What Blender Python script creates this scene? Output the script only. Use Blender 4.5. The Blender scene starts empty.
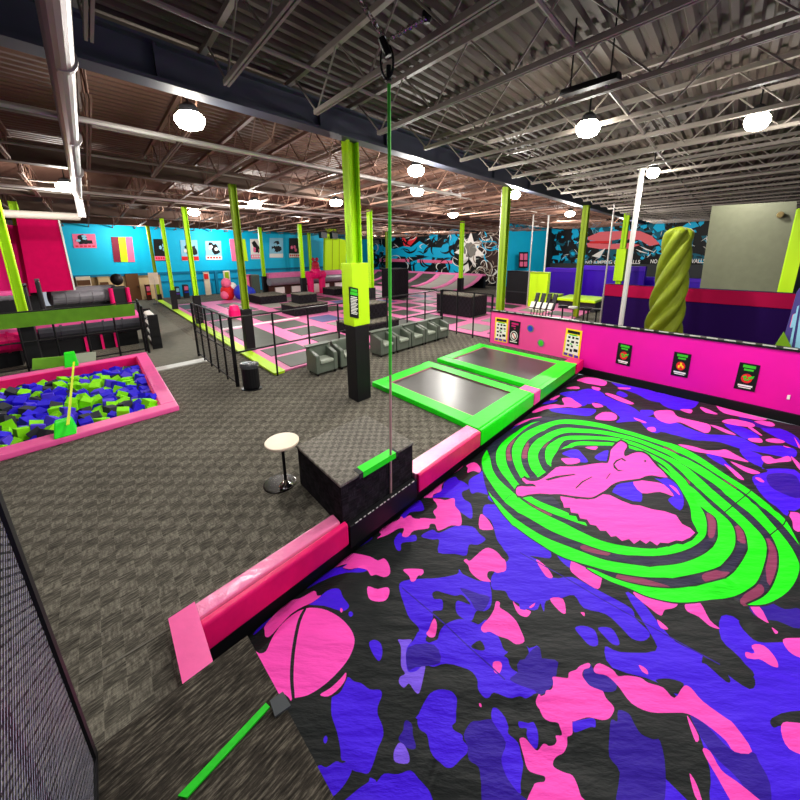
import bpy, bmesh, math, random
import numpy as np
from mathutils import Vector, geometry
random.seed(7)
C = bpy.context.scene.collection
# ---------------------------------------------------------------- survey
# The hall is laid out on a plan grid: u runs along the landing-bag edge, v runs across it, z is up (metres).
H = 2.6
FL, PT, RO = 455.28, math.radians(17.73), math.radians(-0.58)
fw = Vector((0, math.cos(PT), -math.sin(PT)))
r0 = Vector((1, 0, 0)); up0 = r0.cross(fw)
cx_ = math.cos(RO)*r0 + math.sin(RO)*up0
cy_ = -math.sin(RO)*r0 + math.cos(RO)*up0
EYE = Vector((0, 0, H))
UA = Vector((math.sin(math.radians(35.25)), math.cos(math.radians(35.25)), 0))
UB = Vector((math.sin(math.radians(-32.96)), math.cos(math.radians(-32.96)), 0))
DET = UA.x*UB.y - UB.x*UA.y
Z3 = Vector((0, 0, 1))
def W(u, v, z=0): return UA*u + UB*v + Vector((0, 0, z))
def uv(p): return ((p[0]*UB.y - UB.x*p[1])/DET, (UA.x*p[1] - p[0]*UA.y)/DET)
def ray(x, y): return (x-400)/FL*cx_ + (400-y)/FL*cy_ + fw
# surveyed points: a picture measurement read onto a known plane of the hall
def pz(x, y, z=0):
    d = ray(x, y); return EYE + d*((z-H)/d.z)
def pv(x, y, v):
    d = ray(x, y); return EYE + d*(v/uv(d)[1])
def pu(x, y, u):
    d = ray(x, y); return EYE + d*(u/uv(d)[0])

# ---------------------------------------------------------------- materials
def lin(c):
    c = c/255.0
    return c/12.92 if c <= 0.04045 else ((c+0.055)/1.055)**2.4
def rgb(c): return (lin(c[0]), lin(c[1]), lin(c[2]), 1)
MATS = {}
def mat(name, col, rough=0.6, metal=0.0, emit=0.0, bump=0.0, bscale=30.0, vary=0.0, vscale=6.0, spec=0.22, coat=0.0):
    if name in MATS: return MATS[name]
    m = bpy.data.materials.new(name); m.use_nodes = True
    nt = m.node_tree; N = nt.nodes; L = nt.links
    b = N['Principled BSDF']
    b.inputs['Base Color'].default_value = rgb(col)
    b.inputs['Roughness'].default_value = rough
    b.inputs['Metallic'].default_value = metal
    b.inputs['Specular IOR Level'].default_value = spec
    if coat: b.inputs['Coat Weight'].default_value = coat; b.inputs['Coat Roughness'].default_value = 0.15
    if emit:
        b.inputs['Emission Color'].default_value = rgb(col); b.inputs['Emission Strength'].default_value = emit
    tc = N.new('ShaderNodeTexCoord')
    if vary:
        nz = N.new('ShaderNodeTexNoise'); nz.inputs['Scale'].default_value = vscale; nz.inputs['Detail'].default_value = 4
        L.new(tc.outputs['Object'], nz.inputs['Vector'])
        hs = N.new('ShaderNodeMixRGB'); hs.blend_type = 'MULTIPLY'; hs.inputs[0].default_value = 1
        hs.inputs[1].default_value = rgb(col)
        rp = N.new('ShaderNodeValToRGB')
        rp.color_ramp.elements[0].position = 0.3; rp.color_ramp.elements[1].position = 0.7
        a = 1-vary; rp.color_ramp.elements[0].color = (a, a, a, 1); rp.color_ramp.elements[1].color = (1, 1, 1, 1)
        L.new(nz.outputs['Fac'], rp.inputs['Fac']); L.new(rp.outputs['Color'], hs.inputs[2]); L.new(hs.outputs[0], b.inputs['Base Color'])
    if bump:
        nb = N.new('ShaderNodeTexNoise'); nb.inputs['Scale'].default_value = bscale; nb.inputs['Detail'].default_value = 5
        L.new(tc.outputs['Object'], nb.inputs['Vector'])
        bp = N.new('ShaderNodeBump'); bp.inputs['Strength'].default_value = bump; bp.inputs['Distance'].default_value = 0.02
        L.new(nb.outputs['Fac'], bp.inputs['Height']); L.new(bp.outputs['Normal'], b.inputs['Normal'])
    MATS[name] = m
    return m

def carpet(name, c1, c2, c3, cell=8.0, streak=1.0, block=.18):
    """woven carpet: small blocks over fine streaks that run along the loops"""
    m = bpy.data.materials.new(name); m.use_nodes = True
    nt = m.node_tree; N = nt.nodes; L = nt.links; b = N['Principled BSDF']
    b.inputs['Roughness'].default_value = 0.95; b.inputs['Specular IOR Level'].default_value = 0.1
    tc = N.new('ShaderNodeTexCoord')
    def noise(sx, sy, scale, det):
        mp = N.new('ShaderNodeMapping'); mp.inputs['Scale'].default_value = (sx, sy, 1); L.new(tc.outputs['UV'], mp.inputs['Vector'])
        n = N.new('ShaderNodeTexNoise'); n.inputs['Scale'].default_value = scale; n.inputs['Detail'].default_value = det; n.inputs['Roughness'].default_value = .7
        L.new(mp.outputs[0], n.inputs['Vector']); return n.outputs['Fac']
    def madd(x, k, c):
        a = N.new('ShaderNodeMath'); a.operation = 'MULTIPLY_ADD'; a.inputs[1].default_value = k
        L.new(x, a.inputs[0])
        if isinstance(c, float): a.inputs[2].default_value = c
        else: L.new(c, a.inputs[2])
        return a.outputs[0]
    ck = N.new('ShaderNodeTexChecker'); ck.inputs['Scale'].default_value = cell; L.new(tc.outputs['UV'], ck.inputs['Vector'])
    n1 = noise(.22, 1.6, 42*streak, 5); n2 = noise(1.2, .35, 34*streak, 4)
    mx = N.new('ShaderNodeMix'); mx.data_type = 'FLOAT'; L.new(ck.outputs['Fac'], mx.inputs['Factor']); L.new(n1, mx.inputs[2]); L.new(n2 if block > .1 else n1, mx.inputs[3])
    av = madd(mx.outputs[0], .5, madd(n1, .5, 0.0))
    f = madd(av, 2.3, -.65)
    f = madd(ck.outputs['Fac'], block, f)
    f = madd(noise(1, 1, .9, 3), .4, madd(f, 1.0, -.27))
    rp = N.new('ShaderNodeValToRGB'); e = rp.color_ramp.elements
    e[0].position = 0.05; e[0].color = rgb(c1); e[1].position = 0.98; e[1].color = rgb(c3)
    q = e.new(0.5); q.color = rgb(c2)
    L.new(f, rp.inputs['Fac']); L.new(rp.outputs['Color'], b.inputs['Base Color'])
    bp = N.new('ShaderNodeBump'); bp.inputs['Strength'].default_value = 0.3; bp.inputs['Distance'].default_value = 0.008
    L.new(f, bp.inputs['Height']); L.new(bp.outputs['Normal'], b.inputs['Normal'])
    MATS[name] = m
    return m

CARPET = carpet('carpet_floor', (38, 36, 32), (86, 82, 74), (142, 137, 124), 7.0)
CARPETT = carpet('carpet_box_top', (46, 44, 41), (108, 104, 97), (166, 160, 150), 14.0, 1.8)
CARPET2 = carpet('carpet_platform', (20, 18, 16), (58, 53, 47), (124, 117, 104), 7.0, 1.0, .04)
CARPETB = carpet('carpet_black', (10, 9, 12), (26, 23, 28), (52, 46, 54), 8.0)
WALK = mat('walkway_carpet', (104, 102, 92), 0.95, vary=.2, bump=.2)
PINK = mat('pink_vinyl', (250, 96, 170), 0.38, vary=.1, bump=.15, bscale=9)
HOT = mat('hot_pink_vinyl', (242, 20, 112), 0.38, vary=.15, bump=.15, bscale=9)
LPINK = mat('glossy_pink_vinyl', (255, 130, 185), 0.22, vary=.12, bump=.5, bscale=14, spec=.7)
GREEN = mat('green_vinyl', (28, 240, 22), 0.42, vary=.08, bump=.12, bscale=8)
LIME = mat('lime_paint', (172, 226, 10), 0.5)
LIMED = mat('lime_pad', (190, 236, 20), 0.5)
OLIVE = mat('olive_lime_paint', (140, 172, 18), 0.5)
BLACKPAD = mat('black_vinyl', (16, 16, 20), 0.5)
BLACKM = mat('black_metal', (14, 14, 17), 0.45)
DGREY = mat('dark_grey', (44, 44, 48), 0.6)
BED = mat('trampoline_bed', (70, 74, 66), 0.5, vary=.25, vscale=3)
BEDN = mat('near_trampoline_bed', (58, 56, 54), 0.33, vary=.3, vscale=2.5, spec=.6)
CHROME = mat('chrome', (215, 215, 215), 0.12, 1.0)
STEELW = mat('pale_steel', (205, 204, 200), 0.4, 0.2)
JOIST = mat('joist_steel', (140, 131, 123), 0.55)
JOISTF = mat('joist_brown', (122, 92, 78), 0.6, 0.15)
GIRD = mat('girder_paint', (72, 76, 90), 0.6)
GIRDF = mat('girder_brown', (88, 68, 58), 0.65)
GALV = mat('galvanised_duct', (176, 170, 168), 0.38, 0.6)
DECK = mat('deck_steel', (84, 74, 67), 0.7)
DECKF = mat('deck_brown', (98, 70, 58), 0.7)  # browner steel for the roof bays past the first girder
WHITE = mat('white_paint', (235, 235, 230), 0.5)
CREAM = mat('cream_wood', (232, 214, 190), 0.35, vary=.1)
BLUEW = mat('blue_wall_paint', (0, 186, 230), 0.6, vary=.08, vscale=1)
BLUED = mat('blue_wall_band', (0, 112, 150), 0.6)
MAG = mat('magenta_wall', (232, 12, 162), 0.5, vary=.08, vscale=1.2)
MAGL = mat('pink_wall', (246, 78, 158), 0.5, vary=.06, vscale=1.2)
CRIM = mat('crimson_wall', (206, 2, 84), 0.7, spec=.05, vary=.1)
ROSEW = mat('rose_wall', (250, 30, 126), 0.7, spec=.05)
PURP = mat('purple_vinyl', (64, 10, 190), 0.5)
DPURP = mat('dark_purple_vinyl', (28, 4, 62), 0.7, spec=.05)
RED2 = mat('raspberry_vinyl', (146, 8, 56), 0.7, spec=.05)
GREYW = mat('grey_olive_wall', (104, 106, 86), 0.6, vary=.1, bump=.05)
CHAIRM = mat('grey_leather', (92, 100, 90), 0.45, vary=.15)
CHAIRS = mat('pale_leather', (150, 158, 145), 0.45)
GREYV = mat('grey_vinyl', (132, 130, 138), 0.32, vary=.15, bump=.2, bscale=5)
ROLLG = mat('charcoal_vinyl', (62, 62, 70), 0.35, vary=.2, bump=.2, bscale=5)
BROWN = mat('brown_panel', (96, 62, 36), 0.6)
BEIGE = mat('beige_wall', (206, 178, 134), 0.7)
MAROON = mat('maroon_steel', (88, 12, 40), 0.4)
YEL = mat('yellow_print', (250, 214, 30), 0.6)
REDP = mat('red_print', (218, 34, 40), 0.6)
BLUP = mat('blue_print', (40, 60, 200), 0.5)
GRNP = mat('green_print', (60, 196, 40), 0.6)
SKY = mat('pale_blue_print', (140, 200, 225), 0.6)
CYAN = mat('cyan_print', (10, 178, 224), 0.6)
BLKP = mat('black_print', (14, 14, 16), 0.6)
WHP = mat('white_print', (236, 232, 226), 0.6)
PNKP = mat('pink_print', (240, 110, 150), 0.6)
ORG = mat('orange_print', (240, 120, 30), 0.6)
VIOP = mat('violet_print', (96, 50, 170), 0.6)
GROPE = mat('green_rope', (70, 196, 60), 0.7)
PROPE = mat('pale_rope', (176, 140, 138), 0.7)
TAPEG = mat('green_webbing', (30, 205, 30), 0.5, vary=.2, vscale=40)
FBLUE = mat('foam_blue', (44, 26, 225), 0.8, vary=.12)
FGRN = mat('foam_green', (140, 236, 14), 0.8, vary=.12)
FGRY = mat('foam_grey', (56, 58, 66), 0.85, vary=.12)
FVIO = mat('foam_violet', (84, 62, 225), 0.8, vary=.12)
BANNER = mat('green_banner', (92, 150, 22), 0.55, vary=.2, bump=.3, bscale=3)
TWIST = mat('twisted_cloth', (112, 126, 14), 0.6, vary=.3, vscale=4)
LAMPM = mat('lamp_glow', (255, 250, 232), 0.5, emit=45.0)
NETM = mat('black_netting', (20, 20, 26), 0.55)
NETL = mat('netting_sheen', (150, 150, 172), 0.5)

# ---------------------------------------------------------------- builders
class MB:
    def __init__(s): s.v = []; s.f = []; s.m = []
    def add(s, vs, fs, m=0):
        o = len(s.v); s.v += [Vector(p) for p in vs]; s.f += [tuple(i+o for i in f) for f in fs]; s.m += [m]*len(fs); return s
    def box(s, u0, u1, v0, v1, z0, z1, m=0, mt=None):
        p = [W(u, v, z) for z in (z0, z1) for u, v in ((u0, v0), (u1, v0), (u1, v1), (u0, v1))]
        s.add(p, [(3, 2, 1, 0), (0, 1, 5, 4), (1, 2, 6, 5), (2, 3, 7, 6), (3, 0, 4, 7)], m)
        s.add(p, [(4, 5, 6, 7)], m if mt is None else mt); return s
    def hexa(s, bot, top, m=0):
        n = len(bot)
        s.add(list(bot)+list(top), [tuple(reversed(range(n))), tuple(range(n, 2*n))]+[(i, (i+1) % n, n+(i+1) % n, n+i) for i in range(n)], m); return s
    def slab(s, pts, d, m=0):
        return s.hexa(pts, [Vector(p)+d for p in pts], m)
    def quad(s, a, b, c, d, m=0): return s.add([a, b, c, d], [(0, 1, 2, 3)], m)
    def tube(s, p, q, r, n=8, m=0, r2=None):
        p, q = Vector(p), Vector(q); d = (q-p).normalized(); r2 = r if r2 is None else r2
        a = d.orthogonal().normalized(); b = d.cross(a)
        c = [(a*math.cos(2*math.pi*i/n)+b*math.sin(2*math.pi*i/n)) for i in range(n)]
        return s.hexa([p+x*r for x in c], [q+x*r2 for x in c], m)
    def path(s, pts, r, n=6, m=0):
        for a, b in zip(pts[:-1], pts[1:]): s.tube(a, b, r, n, m)
        return s
    def lathe(s, c, prof, n=20, m=0, sx=1, sy=1):
        c = Vector(c); vs = []; fs = []
        for r, z in prof:
            for i in range(n):
                a = 2*math.pi*i/n; vs.append(c+Vector((r*sx*math.cos(a), r*sy*math.sin(a), z)))
        for k in range(len(prof)-1):
            for i in range(n):
                fs.append((k*n+i, k*n+(i+1) % n, (k+1)*n+(i+1) % n, (k+1)*n+i))
        fs.append(tuple(reversed(range(n)))); fs.append(tuple((len(prof)-1)*n+i for i in range(n)))
        return s.add(vs, fs, m)
    def ball(s, c, r, n=12, m=0, sz=1):
        pr = [(max(1e-3, r*math.sin(math.pi*k/n)), -r*sz*math.cos(math.pi*k/n)) for k in range(n+1)]
        return s.lathe(c, pr, n, m)
    def build(s, name, mats, parent=None, origin=None, bevel=0.0, smooth=False, seg=2):
        mats = mats if isinstance(mats, (list, tuple)) else [mats]
        if parent is not None:
            p = parent; off = Vector((0, 0, 0))
            while p is not None: off += p.location; p = p.parent
            origin = off
        elif origin is None:
            xs = [p.x for p in s.v]; ys = [p.y for p in s.v]
            origin = Vector(((min(xs)+max(xs))/2, (min(ys)+max(ys))/2, min(p.z for p in s.v)))
        me = bpy.data.meshes.new(name)
        me.from_pydata([tuple(p-origin) for p in s.v], [], s.f)
        for m in mats: me.materials.append(m)
        me.polygons.foreach_set('material_index', s.m)
        bm = bmesh.new(); bm.from_mesh(me)
        bmesh.ops.recalc_face_normals(bm, faces=bm.faces[:])
        if bevel:
            bmesh.ops.remove_doubles(bm, verts=bm.verts[:], dist=1e-5)
            bmesh.ops.bevel(bm, geom=bm.edges[:], offset=bevel, segments=seg, profile=.6, affect='EDGES')
        lay = bm.loops.layers.uv.new('UVMap')
        for f in bm.faces:
            nz = abs(f.normal.z); f.smooth = smooth
            for l in f.loops:
                p = l.vert.co+origin; a, b = uv(p)
                if nz > .5: l[lay].uv = (a, b)
                elif abs(f.normal.dot(UA)) > abs(f.normal.dot(UB)): l[lay].uv = (b, p.z)
                else: l[lay].uv = (a, p.z)
        bm.to_mesh(me); bm.free()
        o = bpy.data.objects.new(name, me); C.objects.link(o)
        if parent is not None: o.parent = parent
        else: o.location = origin
        return o
def tag(o, label=None, cat=None, group=None, kind=None):
    if label: o['label'] = label
    if cat: o['category'] = cat
    if group: o['group'] = group
    if kind: o['kind'] = kind
    return o
def thing(name, label, cat, loc, group=None):
    o = bpy.data.objects.new(name, None); C.objects.link(o); o.location = Vector(loc); o.empty_display_size = .1
    return tag(o, label, cat, group)
def struct(o): o['kind'] = 'structure'; return o
def dup(o, loc=None, label=None, group=None, parent=None):
    c = o.copy(); C.objects.link(c)
    if parent is not None: c.parent = parent
    if loc is not None: c.location = Vector(loc)
    if label: c['label'] = label
    if group: c['group'] = group
    for ch in list(o.children): dup(ch, parent=c)
    return c

# ---------------------------------------------------------------- camera
cd = bpy.data.cameras.new('camera'); cam = bpy.data.objects.new('camera', cd); C.objects.link(cam)
cd.sensor_width = 36; cd.sensor_height = 36; cd.sensor_fit = 'HORIZONTAL'; cd.lens = FL/800*36; cd.clip_start = .02; cd.clip_end = 200
from mathutils import Matrix
cam.matrix_world = Matrix(((cx_.x, cy_.x, -fw.x, 0), (cx_.y, cy_.y, -fw.y, 0), (cx_.z, cy_.z, -fw.z, H), (0, 0, 0, 1)))
bpy.context.scene.camera = cam
sc = bpy.context.scene
sc.view_settings.view_transform = 'Standard'; sc.view_settings.look = 'None'; sc.view_settings.exposure = 0.0
try: sc.cycles.use_denoising = True
except Exception: pass
sc.cycles.max_bounces = 6; sc.cycles.diffuse_bounces = 3; sc.cycles.sample_clamp_indirect = 6.0
# ================================================================ SETTING
BAGU0, BAGU1, BAGV = 0.2, 10.55, 2.95
PIT = (-3.6, .72, 8.5, 13.9)
fl = MB()
def fq(u0, u1, v0, v1): fl.quad(W(u0, v0), W(u1, v0), W(u1, v1), W(u0, v1))
fq(-9, BAGU0, -8, 2.95); fq(-9, 45, 2.95, PIT[2]); fq(-9, PIT[0], PIT[2], PIT[3]); fq(PIT[1], 45, PIT[2], PIT[3])
fq(-9, .9, PIT[3], 34); fq(.9, 45, 13.9, 14.0)
fq(2.5, 45, 14, 46); fq(.9, 2.5, 13.9, 14.0); fq(10.75, 45, -12, 2.95)
struct(fl.build('floor', CARPET, origin=Vector((0, 0, 0))))
wk = MB(); wk.quad(W(.9, 11.95, .004), W(2.6, 11.95, .004), W(2.6, 33, .004), W(.9, 33, .004))
struct(wk.build('floor_walkway', WALK))
th = MB(); th.box(.86, 2.28, 11.6, 12.0, 0, .025); struct(th.build('trim_1', STEELW))
sm = MB(); sm.slab([pz(79, 682, .003), pz(171, 627, .003), pz(171.5, 628.4, .003), pz(79.5, 683.6, .003)], Z3*.002)
struct(sm.build('trim_2', mat('seam', (104, 100, 92), .8)))
# pit under the landing bag
pt = MB(); pt.quad(W(-1, -9, -1), W(10.6, -9, -1), W(10.6, 2.95, -1), W(-1, 2.95, -1))
pt.quad(W(.2, 2.95, -1), W(10.6, 2.95, -1), W(10.6, 2.95, 0), W(.2, 2.95, 0)); pt.quad(W(.2, -8, -1), W(.2, 2.95, -1), W(.2, 2.95, 0), W(.2, -8, 0))
struct(pt.build('floor_bag_pit', BLACKPAD))

# platform the photograph is taken from
pl = MB(); pl.hexa([W(-.36, 2.03), W(.40, 2.0), W(.44, 1.4), W(.47, .9), W(.5, -1.6), W(-.36, -1.6)], [W(-.36, 2.03, .6), W(.40, 2.0, .6), W(.44, 1.4, .6), W(.47, .9, .6), W(.5, -1.6, .6), W(-.36, -1.6, .6)])
struct(pl.build('floor_platform', CARPET2))

# ---- walls
wb = MB(); wb.box(-1.15, 20.3, 33, 33.3, 1.62, 5.0)
struct(wb.build('wall_back', BLUEW))
w2 = MB(); w2.box(4.0, 20.3, 33, 33.3, -.2, 1.62); w2.box(-1.15, 20.3, 32.92, 33, 1.5, 1.64, 1); w2.box(4.0, 20.3, 32.94, 33.0, 1.0, 1.06, 1)
struct(w2.build('wall_back_lower', [mat('blue_lower', (10, 158, 204), .6), BLUED]))
w3 = MB(); w3.box(-1.2, 4.0, 33.05, 33.3, 0, 1.6); struct(w3.build('wall_back_alcove', BEIGE))
w4 = MB(); w4.box(20.3, 34, 38.0, 38.3, 0, 5); struct(w4.build('wall_back_far', BLUEW))
w5 = MB(); w5.box(30, 30.3, 16.6, 46, 0, 5.1); struct(w5.build('wall_mural', BLKP))
w6 = MB(); w6.hexa([W(30, 16.6), W(34, 13.7), W(34, 13.9), W(30, 16.9)], [W(30, 16.6, 5.1), W(34, 13.7, 5.1), W(34, 13.9, 5.1), W(30, 16.9, 5.1)]); struct(w6.build('wall_jog', BLUEW))
w7 = MB(); w7.box(34, 34.3, -4, 13.9, 0, 5.1); struct(w7.build('wall_right', mat('charcoal_wall', (24, 30, 34), .7)))
w8 = MB()
pts = [pu(712, 206, 16), pu(797, 201, 16), pu(788, 320, 16), pu(695, 320, 16)]
w8.slab(pts, UA*2.5); struct(w8.build('wall_soffit', GREYW))
w9 = MB(); w9.box(-9, -6.5, 3, 40, 0, 5); struct(w9.build('wall_left', mat('left_wall', (60, 30, 44), .8)))
# pink low wall beside the landing bag: two painted runs
wr = MB(); wr.box(10.62, 10.78, 3.02, 6.16, -.02, .95); struct(wr.build('wall_barrier_pink', MAGL))
wr = MB(); wr.box(10.62, 10.78, -6.5, 3.02, -.3, .95); struct(wr.build('wall_barrier_magenta', MAG))
wt = MB(); wt.box(10.58, 10.82, -6.5, 6.2, .95, .985); struct(wt.build('trim_3', BLACKM))
wt = MB()
for i in range(40):
    v = 5.9-i*.31; wt.box(10.6, 10.64, v, v+.2, .985, 1.0)
struct(wt.build('trim_4', STEELW))
wt = MB(); wt.box(10.56, 10.62, -6.5, 2.95, -.3, -.12); struct(wt.build('baseboard_right', BLACKPAD))

# ---- ceiling
def deck(name, m, u0, u1, v0, v1, z=4.86):
    b = MB(); p = .2; n = int((v1-v0)/p+1.5); vs = []; fs = []
    for i in range(n):
        v = v0+i*p
        for dv, dz in ((0, 0), (.07, 0), (.1, .05), (.17, .05)):
            vs += [W(u0, v+dv, z+dz), W(u1, v+dv, z+dz)]
    for i in range(len(vs)//2-1): fs.append((2*i, 2*i+1, 2*i+3, 2*i+2))
    b.add(vs, fs); struct(b.build(name, m))
deck('ceiling', DECK, -8, 36, -6, 6.0)
deck('ceiling_far', DECKF, -8, 36, 6.0, 46)
GV = [5.75, 12.35, 18.6, 24.9, 31.2]
for i, v in enumerate(GV):
    g = MB(); g.box(-8, 34, v-.02, v+.02, 4.36, 4.72); g.box(-8, 34, v-.14, v+.14, 4.34, 4.38); g.box(-8, 34, v-.14, v+.14, 4.70, 4.73)
    if i == 0:
        for u in (-1.0, 1.0, 3.4, 5.0, 9.5, 12): g.box(u, u+.03, v-.1, v+.1, 4.36, 4.72)
    struct(g.build('roof_girder', GIRD if i == 0 else GIRDF))
def joist(m, L, e0, e1):
    b = MB(); zt, zb = 4.80, 4.28; s = .035
    b.box(-s, s, 0, L, zt-.03, zt+.03)
    b.box(-s, -.008, e0, L-e1, zb-.025, zb+.025); b.box(.008, s, e0, L-e1, zb-.025, zb+.025)
    n = max(2, int(L/.62)); n += n % 2; st = (L-e0*.3-e1*.3)/n; a = e0*.3
    for k in range(n):
        za, zc = (zt, zb) if k % 2 == 0 else (zb, zt)
        va, vb = a+k*st, a+(k+1)*st
        va, vb = [min(max(x, e0 if z == zb else 0), L-e1 if z == zb else L) for x, z in ((va, za), (vb, zc))]
        b.tube(W(0, va, za), W(0, vb, zc), .012, 5)
    return struct(b.build('roof_joist', m, origin=Vector((0, 0, 0))))
bays = [(-6, GV[0], .1, .85)]+[(GV[i], GV[i+1], .8, .8) for i in range(4)]+[(GV[4], 38, .8, .1)]
for bi, (a, b_, e0, e1) in enumerate(bays):
    pj = None
    for k in range(-4, 26):
        u = .33+1.27*k
        if u > 33: continue
        if bi == 1 and k < -3: continue
        if pj is None:
            pj = joist(JOIST if bi < 1 else JOISTF, b_-a, e0, e1); pj.location = W(u, a, 0)
        else: dup(pj, W(u, a, 0))
for i, (v, z, r) in enumerate([(-1.2, 4.3, .02), (1.55, 4.3, .02), (3.9, 4.3, .02), (8.0, 4.3, .02), (10.2, 4.3, .02), (14.5, 4.3, .02), (16.7, 4.3, .02)]):
    b = MB(); b.tube(W(-6, v, z), W(32, v, z), r, 6); struct(b.build('roof_bridging_bar', JOIST))
b = MB(); b.tube(W(-7, 7.3, 4.2), W(10, 7.3, 4.2), .035, 8); b.tube(W(-7, 14.6, 4.15), W(20, 14.6, 4.15), .035, 8)
struct(b.build('sprinkler_pipe', GALV))
b = MB(); b.tube(W(.13, -3, 4.12), W(.05, 15.2, 4.12), .095, 16)
for v in (2, 5, 8, 11): b.tube(W(.11, v, 4.12), W(.11, v+.07, 4.12), .105, 16)
b.tube(W(.05, 15.2, 4.12), W(.05, 15.2, 3.6), .09, 12)
tag(b.build('ventilation_pipe', GALV, smooth=False), 'long grey round pipe running under the ceiling joists', 'pipe')
b = MB(); b.tube(pv(2, 213.5, 17), pv(79, 217, 17), .1, 14)
tag(b.build('ceiling_duct', mat('pale_duct', (196, 186, 176), .5)), 'pale round duct lying across the top of the crimson wall panel', 'duct')

# ---- lamps: round high-bay lamps under the joists, each with a real light; bare fill lights come after
def light(p, e, r=.06, col=(1, .96, .9), cone=None):
    d = bpy.data.lights.new('lamp_or_fill_light', 'SPOT' if cone else 'POINT'); d.energy = e; d.shadow_soft_size = r; d.color = col
    if cone: d.spot_size = math.radians(cone); d.spot_blend = .25
    o = bpy.data.objects.new('lamp_or_fill_light', d); o.location = p; C.objects.link(o)
def high_bay(p, label, r=.13, e=180, far=False):
    p = Vector(p); t = thing('high_bay_lamp', label, 'ceiling lamp', p, 'round high-bay lamps under the roof joists')
    b = MB(); b.lathe(p, [(r*.7, .09), (r*.6, .16), (r*.3, .2)], 16); b.build('lamp_housing', DGREY, t, smooth=False)
    b = MB(); b.lathe(p, [(r*.35, -.1), (r*.8, -.075), (r*1.05, -.01), (r*1.05, .04), (r*.75, .09)], 16); b.build('lamp_lens', LAMPM, t)
    b = MB(); b.tube(p+Z3*.2, p+Z3*.5, .012, 6); b.build('stem', BLACKM, t)
    light(p-Z3*.2, e*(1.0 if far else 1.25), .05, cone=None if far else 168)
    if not far: light(p-Z3*.25, e*.3, .05)
LZ = 4.22
high_bay(pz(190, 121, LZ), 'bright round ceiling lamp over the foam pit side, below the grey girder', .17, 150)
high_bay(pz(588, 129, LZ), 'bright round ceiling lamp above the green trampolines and the pink wall posters', .15, 170)
high_bay(pz(757, 122, LZ), 'bright round ceiling lamp above the grey soffit wall', .14, 170)
high_bay(pz(653, 173, LZ), 'round ceiling lamp just right of the white pole top', .12, 160)
high_bay(pz(416, 171, LZ), 'upper round ceiling lamp just right of the green rope', .16, 190, True)
high_bay(pz(417, 192, LZ), 'lower round ceiling lamp just right of the green rope', .16, 190, True)
high_bay(pz(66, 187, LZ), 'round ceiling lamp beside the long grey pipe end', .2, 300, True)
high_bay(pz(255, 204, LZ), 'round ceiling lamp right of the lime column at the fence corner', .2, 380, True)
high_bay(pz(336, 203, LZ), 'round ceiling lamp just left of the large padded column', .2, 380, True)
high_bay(pz(194, 213, LZ), 'small distant ceiling lamp before the blue wall', .2, 480, True)
high_bay(pz(453, 215, LZ), 'distant ceiling lamp in front of the graffiti mural', .2, 480, True)
high_bay(pz(515, 195, LZ), 'ceiling lamp right behind the lime column by the pink wall end', .15, 300, True)
high_bay(pz(570, 214, 4.1), 'ceiling lamp above the purple padded benches', .18, 380, True)
for p, e in ((W(2.2, -1.5, 4.1), 190), (W(7, -2.5, 4.1), 190), (W(-1.5, 3.5, 4.1), 110), (W(10, 20, 4.1), 260), (W(22, 24, 4.1), 320), (W(24, 9, 4.1), 260), (W(-2.5, 12, 4.1), 150), (W(4.6, 2.2, 4.15), 150), (W(9, 31, 3.9), 300), (W(14.9, .4, 4.2), 150), (W(3, 31, 3.9), 220)):
    light(p, e*1.3, .1, cone=170 if e < 200 else None)  # bare lights with no lamp body, added to fill the hall
light(W(28.5, 12.5, 3.6), 220, .1); light(W(25, 22, 4.1), 420, .1); light(W(24.5, 30, 4.1), 420, .1); light(W(28, 6, 4.1), 350, .1); light(W(6, 24, 4.1), 250, .1)  # more added fill lights, mainly to brighten the murals and jog wall
wd = bpy.data.worlds.new('world'); sc.world = wd; wd.use_nodes = True
wd.node_tree.nodes['Background'].inputs[0].default_value = (.75, .8, .9, 1); wd.node_tree.nodes['Background'].inputs[1].default_value = .55

# ---- columns
def column(px, base, label, r=.09, pad=None, lime=LIME, padm=BLACKPAD, wide=None, z1=4.36):
    t = thing('support_column', label, 'column', base)
    u, v = uv(base); b = MB(); h = r*.62
    b.box(u-r, u+r, v-h*.25, v+h*.25, base.z, z1)
    b.box(u-r, u-r*.72, v-h*1.5, v+h*1.5, base.z, z1); b.box(u+r*.72, u+r, v-h*1.5, v+h*1.5, base.z, z1)
    b.build('column_shaft', lime, t)
    if pad:
        k = r*1.5; b = MB(); b.box(u-k, u+k, v-k, v+k, base.z+.0, base.z+pad); b.build('column_pad', padm, t, bevel=.015)
    if wide:
        k = r*1.75; b = MB(); b.box(u-k, u+k, v-k, v+k, wide[0], wide[1]); b.build('upper_pad', LIMED, t, bevel=.015)
    return t
def at_row(x, y, v):
    p = pv(x, y, v); return W(*uv(p), 0)
mc = column(None, W(4.18, 5.85), 'large lime column with tall black pad and a notice on its lime pad', .13, 1.40, LIME, wide=None)
b = MB(); b.box(4.18-.225, 4.18+.225, 5.85-.2, 5.85+.2, 1.40, 2.47); b.build('upper_pad', LIMED, mc, bevel=.02)
sg = MB(); q = [pv(348.6, 286.5, 5.64), pv(357.8, 288.5, 5.64), pv(358.6, 318.5, 5.64), pv(349.8, 316.8, 5.64)]; sg.slab(q, UB*-.012)
n = sg.build('notice', BLKP, mc)
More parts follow.
